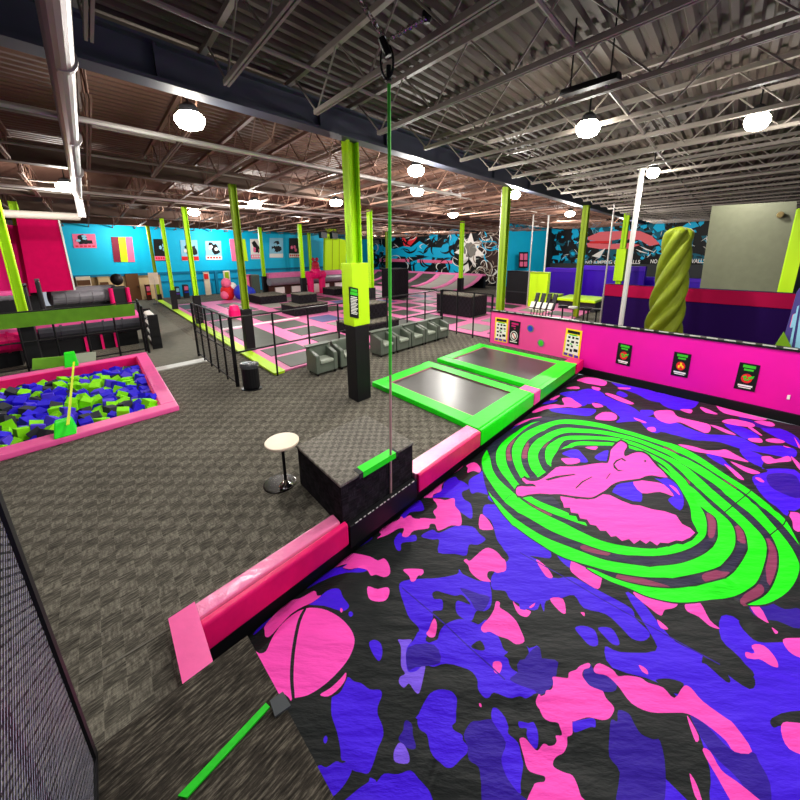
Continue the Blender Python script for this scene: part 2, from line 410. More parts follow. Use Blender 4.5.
def greek(par, q, rows, m, d):
    """rows = (t0, t1, s0, s1) inside the four-corner panel q: top edge q0-q1, bottom edge q3-q2"""
    b = MB()
    for t0, t1, s0, s1 in rows:
        f = lambda s, t: (q[0]*(1-s)+q[1]*s)*(1-t)+(q[3]*(1-s)+q[2]*s)*t
        b.slab([f(s0, t0)+d*.5, f(s1, t0)+d*.5, f(s1, t1)+d*.5, f(s0, t1)+d*.5], d)
    return b.build('print', m, par)
D_ = UB*-.016
greek(n, q, [(.05, .13, .15, .85), (.15, .25, .1, .9)], GRNP, D_)
greek(n, q, [(.30, .33, .15, .8)]+[(.36+.05*i, .385+.05*i, .12, .88-.1*(i % 3)) for i in range(11)], WHP, D_)
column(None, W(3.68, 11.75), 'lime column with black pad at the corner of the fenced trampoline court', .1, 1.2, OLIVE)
column(None, at_row(196, 295, 18.4), 'lime column second back along the court edge, behind the fence', .1, 1.15)
column(None, at_row(172, 287, 24.7), 'lime column third back along the court edge beside the grey walkway', .1, 1.0)
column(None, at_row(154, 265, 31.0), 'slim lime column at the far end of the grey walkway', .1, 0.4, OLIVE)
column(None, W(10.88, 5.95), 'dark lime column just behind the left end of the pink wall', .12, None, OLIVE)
column(None, at_row(371, 273, 13.6), 'lime column with black pad rising from the stacked carpet blocks right of the large column', .11, 1.25)
column(None, at_row(461, 267, 14.0), 'lime column with black pad behind the long carpet block', .12, 1.25)
column(None, at_row(303, 277, 23.0), 'lime column with black pad rising from the stacked carpet blocks left of the large column', .12, 1.3)
column(None, at_row(310, 255, 31.0), 'lime column beside the hot pink arch', .13, 1.1)
column(None, at_row(263, 265, 27.5), 'lime column in front of the pink padded barrier row', .12, 1.3)
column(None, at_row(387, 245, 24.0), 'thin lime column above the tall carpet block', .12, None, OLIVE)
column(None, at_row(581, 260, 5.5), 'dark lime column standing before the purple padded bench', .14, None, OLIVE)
t = column(None, at_row(624, 240, 4.9), 'lime column with a wide lime pad hanging over the purple wall', .15, None, LIME)
u, v = uv(t.location); b = MB(); b.box(u-.3, u+.3, v-.25, v+.25, 1.25, 2.75); b.build('upper_pad', LIMED, t, bevel=.02)
column(None, at_row(28, 265, 21.0), 'leaning-looking lime column against the crimson wall panel', .12, 1.7, LIME)
column(None, W(*uv(pv(11, 265, 15.0)), 0), 'nearest lime column at the left edge before the rose wall', .1, 1.3, LIME)
column(None, W(*uv(pu(796, 245, 14.75)), 0), 'lime column at the right edge beside the colourful wall banner', .15, None, LIMED, z1=3.5)
def pole(p, q, r, m, label, name='pole'):
    b = MB(); b.tube(p, q, r, 10); b.tube(q-Z3*.02, q, r*1.8, 10); b.tube(p, p+Z3*.02, r*1.8, 10)
    return tag(b.build(name, m), label, 'pole')
p = W(*uv(pu(631, 250, 11.4)), 0); pole(p, p+Z3*4.35, .055, STEELW, 'thick white pole standing behind the magenta wall')
p = W(*uv(pu(609, 250, 15)), 0); pole(p, p+Z3*4.0, .025, GALV, 'thin grey pole left of the thick white pole')
p = W(*uv(pu(546, 250, 20)), 0); pole(p, p+Z3*4.3, .04, STEELW, 'white pole before the purple pads, beside the lime panel')
p = W(*uv(pu(531, 250, 19)), 0); pole(p, p+Z3*4.3, .03, GALV, 'thin grey pole in front of the blue wall section')
p = W(*uv(pu(499.5, 250, 10.85)), 0); pole(p, p+Z3*4.3, .03, GALV, 'grey conduit pole close beside the dark lime column')
# ================================================================ LANDING BAG with its printed camouflage and emblem
ZB = -.2
def L_(x0, y0, s, txt): 
    n = [float(t) for t in txt.replace(',', ' ').split()]
    return [(x0+n[i]/s, y0+n[i+1]/s) for i in range(0, len(n), 2)]
PR = []   # (colour, polygon on the bag in u,v) later ones printed over earlier
K_, B_, D2, L2, P_, G_, N_, R_ = range(8)
def smooth(p, n=3):
    o = []; m = len(p)
    for i in range(m):
        a, b, c, d = p[i-1], p[i], p[(i+1) % m], p[(i+2) % m]
        for k in range(n):
            t = k/n
            o.append(tuple(.5*((2*b[j])+(-a[j]+c[j])*t+(2*a[j]-5*b[j]+4*c[j]-d[j])*t*t+(-a[j]+3*b[j]-3*c[j]+d[j])*t**3) for j in (0, 1)))
    return o
def pr(col, x0, y0, s, txt, sm=3):
    for part in txt.split(';'):
        p = L_(x0, y0, s, part)
        if len(p) < 3: continue
        if sm: p = smooth(p, sm)
        PR.append((col, [uv(pz(x, y, ZB)) for x, y in p]))
# --- random camouflage where the photograph does not reach
rb = random.Random(3)
def blob(col, u, v, a, b):
    n = 11; th = rb.random()*3; p = []
    for i in range(n):
        t = 2*math.pi*i/n; r = .55+.6*rb.random()
        x, y = a*r*math.cos(t), b*r*math.sin(t); p.append((u+x*math.cos(th)-y*math.sin(th), v+x*math.sin(th)+y*math.cos(th)))
    PR.append((col, smooth(p, 3)))
for i in range(60): blob(rb.choice([B_, B_, D2, P_]), rb.uniform(.5, 10), rb.uniform(-8, -2.2), rb.uniform(.2, .8), rb.uniform(.15, .5))
for i in range(420):
    u, v = rb.uniform(.6, 10.2), rb.uniform(-3.5, 1)
    q = W(u, v, ZB)-EYE
    if q.dot(fw) < .3 or 400+FL*q.dot(cx_)/q.dot(fw) > 850 or 400-FL*q.dot(cy_)/q.dot(fw) > 870:
        if rb.random() < .5: blob(rb.choice([B_, B_, D2, P_]), u, v, rb.uniform(.15, .42), rb.uniform(.1, .25))
# --- far field
e5 = (500, 370, 5); e6 = (640, 380, 5); e7 = (700, 460, 8)
pr(B_, *e5, '520 130 580 150 640 170 700 210 720 250 640 260 580 265 600 240 560 205 530 180; 370 115 440 95 520 120 530 180 480 160 440 170 420 130; 300 105 400 110 440 160 410 180 370 150 330 130; 250 195 400 190 480 200 450 230 380 225 280 215; 60 265 120 250 150 265 80 280; 700 200 740 200 760 225 720 230; 600 105 640 125 620 135 580 120; 560 55 720 95 800 120 800 160 740 150 680 120 600 90; 690 230 800 250 800 310 740 300; 210 145 260 140 290 150 240 165')
pr(B_, *e6, '30 20 200 55 290 80 280 130 200 150 120 130 80 80; 200 230 340 270 480 280 600 330 700 330 780 350 760 390 600 360 500 340 400 310 300 300 220 260; 420 220 520 240 600 290 540 300 480 270; 600 240 700 240 790 290 800 340 700 300; 500 340 620 380 610 440 700 440 800 470 800 640 700 640 620 590 560 500 590 470 640 450 540 400; 60 210 180 215 260 260 340 300 260 300 160 270 80 250; 10 150 60 150 70 170 20 180; 330 370 400 380 440 420 480 460 440 440 380 410')
pr(D2, *e6, '640 470 760 470 800 520 800 590 720 570 650 530; 500 180 640 230 700 240 600 240 520 210')
pr(B_, *e7, '530 300 620 320 700 390 710 450 640 400')
pr(P_, *e5, '385 45 440 35 510 45 535 60 520 80 470 75 420 65; 335 80 390 85 395 95 350 92; 460 85 500 92 495 105 465 98; 250 130 290 115 300 125 270 138; 165 185 250 170 320 175 310 140 350 135 380 155 410 175 380 188 340 185 250 195 180 205; 525 120 560 120 665 160 650 168 590 150; 590 88 650 90 645 97 600 96; 460 165 500 170 515 185 475 185; 475 240 510 215 560 215 585 235 570 255 500 252; 75 245 120 235 200 235 270 245 265 260 200 255 100 255; 670 238 730 260 720 265 680 250; 735 290 770 285 780 305 750 305; -10 330 40 300 70 290 60 320 20 350 -20 360')
pr(P_, *e6, '70 160 120 150 165 155 190 185 280 205 350 225 340 265 270 245 200 215 150 220 90 200; 380 125 420 125 500 150 630 180 615 200 540 190 420 165; 300 135 330 140 390 170 330 160; 200 145 260 145 250 165; 410 205 460 195 560 215 570 235 520 235 440 220; 570 205 650 205 675 225 640 230; 540 240 560 240 610 280 590 275; 540 295 600 295 610 315 560 310; 630 300 680 295 725 310 700 318 640 312; 350 225 400 235 480 275 430 265; 190 320 260 330 330 350 390 350 430 345 480 370 545 405 500 400 420 385 350 370 270 355; 450 405 520 430 600 460 570 470 520 455; 575 490 600 490 622 510 600 510; 420 420 470 450 520 500 490 495 450 455; 610 380 650 380 680 395 740 380 755 405 690 410 640 415 615 400; 755 380 800 420 800 450 770 410; 715 330 755 340 730 338; 40 240 75 245 60 258; 770 285 800 330 795 340')
pr(P_, *e7, '710 420 760 415 800 430 830 500 800 570 750 550 740 490')
# --- left field
aa = (240, 560, 5); bb = (300, 660, 5.714); cc = (380, 560, 5); dd = (420, 660, 5.714); ee = (520, 540, 5); gg = (520, 660, 5.714); hh = (420, 440, 5.714); ii = (290, 440, 5); ff = (500, 560, 2.667); jj = (660, 540, 5.714)
pr(B_, *ii, '550 360 590 290 640 255 670 330 660 350 600 345 570 385; 520 500 550 460 575 480 625 470 630 500 560 510 555 545 535 545; 345 485 400 440 410 460 370 485; 85 695 130 640 200 600 260 605 300 590 310 570 330 575 320 600 260 615 300 640 385 640 370 660 280 660 200 670 100 698')
pr(B_, *hh, '70 310 130 260 140 200 200 185 220 220 270 250 280 280 240 300 250 340 290 370 300 430 290 455 250 430 200 390 190 340 100 325; 280 230 340 190 360 180 390 260 385 310 330 300 300 310 285 290; 360 430 370 375 430 370 390 340 400 320 470 400 560 480 700 570 745 640 740 675 640 660 610 680 640 830 430 810 500 690 505 660 480 620 440 570 420 500 400 460; 5 545 70 510 110 530 200 495 300 500 340 540 375 570 330 600 280 600 265 660 200 650 105 640 110 570 70 565')
pr(P_, *hh, '265 120 310 112 345 160 340 185 305 175 270 180 275 145; 345 430 380 450 415 500 410 515 340 510; 20 290 60 260 120 200 140 180 125 240 120 280 80 290 70 315 40 305; 190 135 240 105 245 120 215 140; 75 325 140 345 195 335 200 380 230 420 235 490 180 490 130 510 100 515 85 480 50 480 0 500 0 445 90 450 75 410 100 380')
pr(P_, *ii, '435 468 455 450 445 420 470 390 540 375 555 355 570 375 600 362 625 390 700 395 740 400 700 420 690 440 620 450 590 480 560 475 570 440 540 435 490 460 455 468; 215 580 265 530 300 522 345 550 400 580 440 600 470 588 495 620 500 665 470 683 430 672 405 678 385 650 340 640 300 635 262 612 285 600')
pr(B_, *aa, '345 225 405 182 440 155 495 148 515 190 545 230 535 250 505 260 420 235; 60 335 100 280 150 240 120 290 80 330; 645 415 675 400 705 420 712 470 695 505 665 470; 545 265 558 262 566 275 555 288 543 280')
pr(P_, *aa, '118 300 150 250 190 200 245 155 300 165 370 138 385 175 405 182 360 215 300 235 250 265 200 320 150 375 125 370 120 330; 640 130 690 140 740 135 745 170 715 205 660 203 640 180; 505 245 515 255 508 268 500 258; 530 562 525 600 490 645 440 680 400 672 450 640 500 595')
pr(P_, *aa, '325 245 410 250 480 280 530 320 565 370 572 420 545 490 490 560 420 625 340 675 265 693 255 705 240 685 205 665 165 695 130 640 112 560 112 522 65 535 45 490 70 450 95 465 130 455 160 390 200 325 260 270')
pr(K_, *aa, '320 245 332 248 305 310 285 400 272 500 268 600 274 695 262 705 250 600 254 500 268 400 290 305')
pr(B_, *bb, '275 95 310 120 350 130 400 165 455 168 468 200 445 260 445 310 470 370 475 430 445 500 420 580 390 640 350 635 300 620 260 570 235 560 230 500 210 400 180 310 180 220 190 205 230 180 262 120; 105 595 150 605 205 570 240 580 275 570 298 600 285 650 240 720 175 780 100 800 60 700; 100 900 245 800 330 730 390 690 400 665 430 680 440 690 480 645 560 650 630 630 680 680 730 730 760 830 700 950; 135 440 147 425 157 440 148 468 135 462')
pr(D2, *bb, '595 360 610 345 640 370 645 430 662 490 650 510 610 500 570 465 565 440 590 400')
pr(L2, *bb, '570 470 600 490 625 550 615 590 545 580 535 530 550 490')
pr(L2, *cc, '90 400 115 400 160 402 140 440 135 520 150 560 180 555 225 530 215 600 195 670 170 655 145 620 120 640 95 615 100 585 125 570 105 530 105 440')
pr(B_, *cc, '95 130 120 100 200 90 290 88 385 70 395 45 415 70 470 95 505 105 545 100 560 180 550 235 520 250 480 258 460 305 420 300 385 270 378 230 390 205 450 225 440 205 410 175 375 180 320 165 285 155 262 165 270 195 310 200 312 250 285 255 262 260 265 290 250 330 240 370 230 410 290 440 200 440 195 345 150 290 120 220')
pr(B_, *cc, '240 420 285 400 300 360 330 325 390 300 440 305 490 320 540 300 600 400 615 440 640 460 620 480 640 495 650 530 690 560 720 530 745 460 720 410 745 440 800 440 800 640 770 670 730 692 700 680 640 685 570 665 545 690 520 690 490 650 485 600 440 550 330 525 270 540 220 530 180 560 140 560 130 500 135 440 170 400 195 360 230 410')
pr(B_, *cc, '560 75 640 0 800 0 800 215 755 245 700 215 650 190 625 150 565 140; 190 800 195 770 230 700 270 660 330 655 380 690 380 760 360 830; 560 750 575 740 600 760 630 800 570 800')
pr(D2, *cc, '690 560 740 470 800 440 810 640 740 640 650 600; 400 140 500 170 550 180 520 245 480 250 450 200; 140 440 270 430 300 520 180 540 140 550')
pr(K_, *cc, '455 430 500 405 525 450 490 455; 615 400 685 420 665 450 640 460 615 440; 645 495 665 515 710 540 700 565 655 540')
pr(P_, *cc, '115 45 150 38 210 42 215 60 190 75 175 100 155 103 145 75; 270 295 285 330 275 380 250 390 232 370 245 345; 580 205 600 210 600 235 640 260 680 300 705 350 722 405 680 420 640 395 590 380 550 360 520 365 505 345 515 320 545 290 570 245; 665 200 690 225 740 245 755 255 735 280 700 270 680 245; 745 200 765 185 778 200 770 225 750 235 740 215; 565 515 600 510 610 535 595 570 570 560; 800 670 780 700 785 730 810 750; 495 720 505 722 508 738 498 735')
pr(P_, *hh, '250 690 265 680 285 690 320 660 375 618 420 625 465 660 490 690 490 740 450 750 420 745 390 750 385 780 405 805 345 800 290 755 275 715; -10 735 15 735 20 755 0 770')
pr(D2, *dd, '250 430 290 360 340 350 410 340 440 380 490 450 470 560 490 650 570 760 640 820 380 830 350 700 335 610 280 570 270 490')
pr(B_, *dd, '5 290 30 240 60 195 120 178 180 185 210 220 205 290 185 350 190 400 240 430 245 460 270 490 270 530 240 560 190 610 150 615 110 580 60 520 40 430 0 400 -15 350; 410 290 435 275 480 320 505 380 505 420 560 470 580 550 590 600 575 700 575 760 520 700 485 640 465 560 490 470 440 390 410 340; 565 350 620 360 650 355 675 420 670 500 640 490 610 430 610 390 570 385')
# --- right field
pr(B_, *ee, '0 80 80 100 160 185 260 185 350 230 450 280 560 340 580 390 650 460 620 500 560 490 510 440 430 370 320 340 270 275 200 290 130 300 120 355 90 300 0 340; 40 60 100 30 155 65 140 90 80 75; 175 45 240 60 265 110 250 140 200 100; 275 440 320 430 375 455 390 525 350 530 310 490; 390 440 455 440 490 490 495 525 460 520 420 480')
pr(B_, *ff, '590 150 640 160 690 215 800 220 830 640 690 700 600 660 560 640 560 560 510 415 430 330 300 290 280 232 320 246 415 240 400 190 335 85 380 110 420 160 470 215 540 250 600 300 665 345 680 320 640 260 590 210')
pr(D2, *ff, '505 410 550 440 620 510 675 515 690 540 720 600 720 680 690 680 640 590 560 510; 230 285 260 300 310 330 300 350 260 350 230 320; 640 60 720 110 760 130 800 130 800 180 740 160 690 150 660 120')
pr(K_, *ff, '720 430 750 410 830 405 830 450 755 440 730 450; 415 320 450 315 490 328 480 355 455 352 435 335; 290 330 350 390 460 412 498 418 522 482 460 450 420 430 410 470 350 440 330 405')
pr(D2, *gg, '0 0 200 0 210 60 190 140 120 200 60 150 0 100; 365 60 400 30 425 70 470 85 540 130 545 180 480 190 400 160 365 110')
pr(B_, *gg, '300 360 340 350 420 340 430 390 400 390 330 415 305 410')
pr(D2, *gg, '560 295 620 315 650 370 690 430 760 460 800 470 830 640 800 850 560 850 570 650 510 560 510 440 520 350 555 360')
pr(K_, *jj, '450 460 530 455 610 480 640 500 700 520 830 520 830 570 690 580 560 580 500 530; 10 400 100 360 150 390 230 430 320 510 290 560 270 600 200 550 100 490 60 500; 270 590 330 530 340 590 400 640 530 750 520 790 450 760 340 680 400 790 380 810 270 710 240 690')
pr(P_, *gg, '100 215 140 200 150 175 180 170 190 130 185 100 215 100 250 105 275 105 280 75 320 60 340 40 385 22 400 30 395 50 365 60 355 90 370 120 400 155 460 180 475 190 490 225 530 270 535 300 510 340 470 352 420 340 380 335 310 355 298 360 300 420 285 435 270 440 270 480 250 530 210 550 190 580 195 610 250 640 300 660 330 720 350 780 400 860 50 860 75 720 100 695 140 690 140 660 90 645 45 620 20 540 0 470 0 445 30 445 70 490 100 515 130 480 150 480 165 490 195 485 210 460 205 425 240 425 230 390 215 360 170 350 130 320 105 260')
pr(P_, *ff, '250 290 265 278 300 295 315 312 340 310 375 315 395 328 435 340 465 368 490 335 510 340 540 375 600 420 625 440 672 512 625 512 600 480 545 435 500 410 460 408 400 408 350 385 315 340 285 312 255 305; 500 415 530 470 522 485 505 440; 540 508 560 510 590 560 630 590 680 630 720 670 640 670 580 580; 655 245 680 245 672 225 705 228 735 260 742 285 720 280 690 262 660 262; 750 440 775 435 830 450 830 520 800 522 760 490; 755 210 790 205 830 205 830 255 800 257 770 240; 505 570 525 600 540 650 520 630; 355 85 400 80 470 110 465 125 440 130 430 145 400 125; 495 115 530 110 560 160 587 183 560 175 530 150 500 135; 420 155 450 180 430 178; 665 120 690 122 718 165 690 150; 725 178 742 190 735 195; 370 280 390 290 395 305 380 298; 215 140 225 140 225 150')
pr(P_, *ee, '80 95 130 130 165 182 130 178; 250 145 270 85 340 110 410 140 408 200 390 245 330 215 280 180; 150 290 215 292 228 365 195 350')
# --- emblem: ground between the swirls
px = (0, 0, 1)
pr(N_, *px, '487 447 500 430 520 421 545 417 580 419 620 428 664 440.5 700 455 725 474 750 490 775 509 790 525 800 545 799 571 793 586 765 604 747 606 735 598 712 601 680 602 650 596 620 585 586 568 564 558 540 545 520 530 506 518 494 504 487 491 483 475 482 460', 2)
pr(R_, 480, 400, 5, '240 510 350 560 355 585 330 590 250 545; 515 730 635 745 640 780 515 755; 130 180 180 180 150 250 160 300 130 290; 90 330 130 360 150 400 110 370; 205 240 240 200 240 280 210 290; 305 200 350 190 330 235 300 240')
pr(R_, 620, 440, 5, '575 430 625 430 635 510 590 500; 730 490 790 570 785 700 735 710; 410 680 480 655 555 670 500 705 430 715; 0 665 100 685 260 738 0 705; 435 360 480 400 470 480 440 470; 600 800 690 720 720 760 640 830; 230 25 340 60 330 70 230 45; 300 175 350 205 340 212; 510 200 580 240 570 248')
pr(K_, *px, '557 453 552 462 547 473 540 482 562 506 584 532 608 542 650 548 676 543 690 533 691 519 688 506 672 482 646 457 600 447 572 448', 2)
pr(B_, 480, 400, 5, '410 270 480 245 510 270 540 310 490 310 450 290; 575 280 640 250 640 310 590 300')
pr(B_, 620, 440, 5, '0 210 60 200 100 240 110 300 60 330 0 300 -40 260; 150 180 230 190 290 230 320 300 300 350 240 300 270 270 200 210')
pr(P_, 480, 400, 5, '410 295 490 295 495 315 440 325 415 310; 525 235 585 230 575 248')
pr(P_, 620, 440, 5, '65 205 150 210 220 225 270 280 200 260 110 265; 245 225 280 240 300 275 270 250')
def arm(txt):
    o, n = [], []
    for t in txt.split(';'):
        a = [float(x) for x in t.split()]
        o.append((a[0], a[1])); n.append((a[2], a[3]) if len(a) > 2 else (a[0], a[1]))
    def cr(p, k=4):
        r = []
        for i in range(len(p)-1):
            a, b, c, d = p[max(i-1, 0)], p[i], p[i+1], p[min(i+2, len(p)-1)]
            for q in range(k):
                t = q/k; r.append(tuple(.5*(2*b[j]+(c[j]-a[j])*t+(2*a[j]-5*b[j]+4*c[j]-d[j])*t*t+(3*b[j]-a[j]-3*c[j]+d[j])*t**3) for j in (0, 1)))
        return r+[p[-1]]
    poly = cr(o)+cr(n)[::-1]
    return [uv(pz(x, y, ZB)) for x, y in poly]
ARMS = ['487 447;482 458 490 458;483 470 493 470;490 482 500 480;500 496 510 489;514 509 528 504;532 520 546 515;552 532 564 524;576 542 584 534;608 552 608 543;646 556 650 549;670 555 676 545;690 549 688 539;704 538 697 532;707 526 692 520;705 514 690 506;698 502 682 491;686 488 674 480;674 477 662 470;664 468.5 658 467;646 456',
 '488 491;494 502 498 502;506 518 510 514;520 530 526 526;540 544 546 538;564 558 570 548;600 569 600 559;622 573.5 622 563;650 577 650 566;680 577 676 565;706 572 694 560;720 566 708 552;732 552 717 540;735.6 538 718 528;731 522 716 517;712 505 704 508;694 488 688 494;678 473 674 478;664 461 664 466;640 449 640 452;620 443.5 620 446.5;600 441.5 600 445;580 441 580 445;570 444 572 447;561 450',
 '586 568;594 573 594 570;610 581 614 578;630 588 632 583;650 596 656 587;680 602 680 588;712 600 712 583;735 596 730 576;747 590 740 564.5;758 580 747 552;766 556 748 545;765 540 746 534;754 526 741 526;737 510 725 511;712 489 704 493;694 473 690 480;680 462 676 467;664 454 664 458.5;640 444 640 447.5;620 438.5 620 442;600 436 600 439;580 435 580 439;562 437 564 441;548 446 557 452;545 456 552 460;547 464 551 467',
 '747 605;765 604 763 597;782 596 772 587;793 585.5 778 571.5;799 571 779 558;797 559 777 548;786 540 770 534;760 510 752 515;744 496 735 502;722 481 716 486;700 466 694 471;680 455 676 459;664 447.5 664 452;640 439 640 442.5;620 434 620 437.5;600 430 600 433.5;580 428 580 432;562 428 564 433;542 436 550 440;531 446 540 450;528 456 538 458;530 466 542 468;538 477 546 472',
 '800 546;787.5 522.5 782 524;775 510 766 510;750 491 742 492;725 475 718 476;700 457 694 460;678 445 672 448.5;664 441 664 445;640 434 640 437.5;620 429 620 432.5;600 423.5 600 427.5;580 420 580 424.5;560 420 560 424;540 425 544 430;523 433 530 438;514 444 523 448;512 454 521 458;515 466 524 468;521 477 530 476',
 '540 421;524 425 528 426;508 436 512 440;498 448 506 449;496 460 506 460;500 470 510 470;508 480 518 482;524 498 534 498;548 512 560 510;570 521 580 519;588 527 592 526;601 531']
ARM_P = [arm(a) for a in ARMS]
for p in ARM_P:                       # thin dark outline under each green swirl
    c = (sum(x for x, y in p)/len(p), sum(y for x, y in p)/len(p))
for p in ARM_P:
    m = len(p); A2 = sum(p[i][0]*p[(i+1) % m][1]-p[(i+1) % m][0]*p[i][1] for i in range(m)); s_ = 1 if A2 > 0 else -1; o = []
    for i in range(m):
        a, b = p[i-1], p[(i+1) % m]; tx, ty = b[0]-a[0], b[1]-a[1]; l = math.hypot(tx, ty) or 1
        o.append((p[i][0]+s_*ty/l*.016, p[i][1]-s_*tx/l*.016))
    PR.append((K_, o))
for p in ARM_P: PR.append((G_, p))
def seam(*pts, w=.006, col=D2):
    q = [uv(pz(x, y, ZB)) for x, y in pts]; L1, R1 = [], []
    for i, (x, y) in enumerate(q):
        a, b = q[max(i-1, 0)], q[min(i+1, len(q)-1)]; tx, ty = b[0]-a[0], b[1]-a[1]; l = math.hypot(tx, ty) or 1
        L1.append((x-ty/l*w, y+tx/l*w)); R1.append((x+ty/l*w, y-tx/l*w))
    PR.append((col, L1+R1[::-1]))
seam((402, 587), (436, 617), (470, 648), (505, 680))  # diagonal fold crease, its shade painted as a dark line
seam((520, 552), (556, 572), (600, 598), (660, 630), (720, 664)); seam((480, 460), (497, 505), (556, 460), w=.004, col=N_)
seam((724, 512), (748, 494), (756, 486), w=.006, col=K_); seam((770, 535), (784, 524), (790, 512), w=.006, col=K_)

tail = L_(0, 0, 1, '560 494 576 499 588 498 600 493 610 494 622 500 632 504 640 505 652 509 664 511 676 515 682 524 690 528 695 533 690 538 682 542 676 541 668 544 660 543 657 546 650 541 646 544 640 540 634 544 629 539 622 541 616 536 611 537 606 531 600 531 596 526 590 525 587 520 580 519 578 514 571 513 570 508 564 508 563 503 561 500')
body = L_(0, 0, 1, '516 490 518 486 527 485 536 486 533 483 526 482 522 478.5 524 477 530 480 538 480 546 476 556 468 564 467 572 467 582 466 592 464 602 463 608 463 610 456 611 450 616 444.5 621 441 626 444 627 447 624 452 625 457 632 454 638 452.5 643 453 648 456 652 461 657 467 668 477 660 477.5 652 476 645 477 640 479 630 480 620 481 612 484 606 489 600 492.5 594 496 588 497 574 496 560 494 550 494 540 493 528 494 518 495')
def grow(p, d):
    c = (sum(x for x, y in p)/len(p), sum(y for x, y in p)/len(p)); o = []
    m = len(p)
    A2 = sum(p[i][0]*p[(i+1) % m][1]-p[(i+1) % m][0]*p[i][1] for i in range(m)); sg = 1 if A2 > 0 else -1
    for i in range(m):
        a, b = p[i-1], p[(i+1) % m]; tx, ty = b[0]-a[0], b[1]-a[1]; l = math.hypot(tx, ty) or 1
        o.append((p[i][0]+sg*ty/l*d, p[i][1]-sg*tx/l*d))
    return o
def prp(col, p): PR.append((col, [uv(pz(x, y, ZB)) for x, y in p]))
prp(K_, grow(tail, 3.6)); prp(P_, tail); prp(K_, grow(body, 2.2)); prp(P_, smooth(body, 2))
prp(K_, L_(480, 400, 5, '325 395 380 380 470 370 480 374 400 388 340 402'))
prp(K_, L_(480, 400, 5, '665 320 680 300 710 292 730 305 725 310 706 299 686 306 672 325 690 350 720 355 690 357 668 340'))
prp(K_, L_(480, 400, 5, '475 440 510 405 560 380 562 384 515 410 482 442')); prp(K_, L_(480, 400, 5, '630 390 650 365 654 367 634 393'))
prp(K_, [(645+1.3*math.cos(t*.785), 461.6+1.1*math.sin(t*.785)) for t in range(8)])

def inside(P, poly):
    x, y = P[:, 0], P[:, 1]; r = np.zeros(len(P), bool); n = len(poly)
    for i in range(n):
        (x1, y1), (x2, y2) = poly[i], poly[(i+1) % n]
        if y1 == y2: continue
        c = (y1 > y) != (y2 > y)
        r ^= c & (x < (x2-x1)*(y-y1)/(y2-y1)+x1)
    return r
BAG = [(BAGU0, BAGV-.02), (BAGU0, -8), (BAGU1-.02, -8), (BAGU1-.02, BAGV-.02)]
def bag_mesh():
    V, E, key = [], [], {}
    def vid(p):
        k = (round(p[0], 4), round(p[1], 4))
        if k not in key: key[k] = len(V); V.append(Vector(k))
        return key[k]
    def clampp(p): return (min(max(p[0], BAGU0), BAGU1-.02), min(max(p[1], -8), BAGV-.02))
    def loop(p):
        ids = [vid(q) for q in p]
        for a, b in zip(ids, ids[1:]+ids[:1]):
            if a != b: E.append((a, b))
    loop(BAG)
    for k, (c, p) in enumerate(PR):
        PR[k] = (c, [clampp(q) for q in p]); loop(PR[k][1])
    u = BAGU0+.12
    while u < BAGU1-.1:
        v = -7.9
        while v < BAGV-.1:
            V.append(Vector((u+.02*math.sin(v*9), v+.02*math.sin(u*11)))); v += .16 if v > -2.5 else .5
        u += .16
    r = geometry.delaunay_2d_cdt(V, E, [], 0, 1e-5)
    vs, fs = r[0], r[2]
    cen = np.array([[sum(vs[i][0] for i in f)/len(f), sum(vs[i][1] for i in f)/len(f)] for f in fs])
    col = np.zeros(len(fs), int)
    for c, p in PR:
        a = np.array(p); lo, hi = a.min(0), a.max(0)
        s = np.where((cen[:, 0] >= lo[0]) & (cen[:, 0] <= hi[0]) & (cen[:, 1] >= lo[1]) & (cen[:, 1] <= hi[1]))[0]
        if len(s): col[s[inside(cen[s], p)]] = c
    def h(u, v):
        e = min(1, max(0, min(u-BAGU0, BAGU1-u, BAGV-v)/.35)); e = math.sqrt(e)
        s = abs((u*.9+v*.15) % 1.9-.95); t = abs((v-.25*u+20) % 2.3-1.15)
        d = -.012*math.exp(-((.95-s)/.03)**2)-.012*math.exp(-((1.15-t)/.03)**2)
        return ZB-.16*(1-e)+d+.007*math.sin(u*3.1+v*1.7)+.006*math.sin(v*4.3-u*2.2)
    me = bpy.data.meshes.new('print_cover')
    o3 = W(5, 0, ZB)
    me.from_pydata([tuple(W(p[0], p[1], h(p[0], p[1]))-o3) for p in vs], [], [tuple(f) for f in fs])
    bm = bmesh.new(); bm.from_mesh(me); bmesh.ops.recalc_face_normals(bm, faces=bm.faces[:])
    if sum(f.normal.z for f in bm.faces) < 0: bmesh.ops.reverse_faces(bm, faces=bm.faces[:])
    for f in bm.faces: f.smooth = True
    bm.to_mesh(me); bm.free()
    me.polygons.foreach_set('material_index', [int(x) for x in col])
    return me, o3
def fabric(name, c):
    m = mat(name, c, .55, spec=.14); nt = m.node_tree; N = nt.nodes; L = nt.links; b = N['Principled BSDF']
    tc = N.new('ShaderNodeTexCoord'); n1 = N.new('ShaderNodeTexNoise'); n1.inputs['Scale'].default_value = 1.7; n1.inputs['Detail'].default_value = 6
    mp = N.new('ShaderNodeMapping'); mp.inputs['Rotation'].default_value = (0, 0, .7); mp.inputs['Scale'].default_value = (1, 2.6, 1)
    L.new(tc.outputs['Object'], mp.inputs[0]); L.new(mp.outputs[0], n1.inputs['Vector'])
    bp = N.new('ShaderNodeBump'); bp.inputs['Strength'].default_value = .75; bp.inputs['Distance'].default_value = .09
    L.new(n1.outputs['Fac'], bp.inputs['Height']); L.new(bp.outputs['Normal'], b.inputs['Normal'])
    return m
me, o3 = bag_mesh()
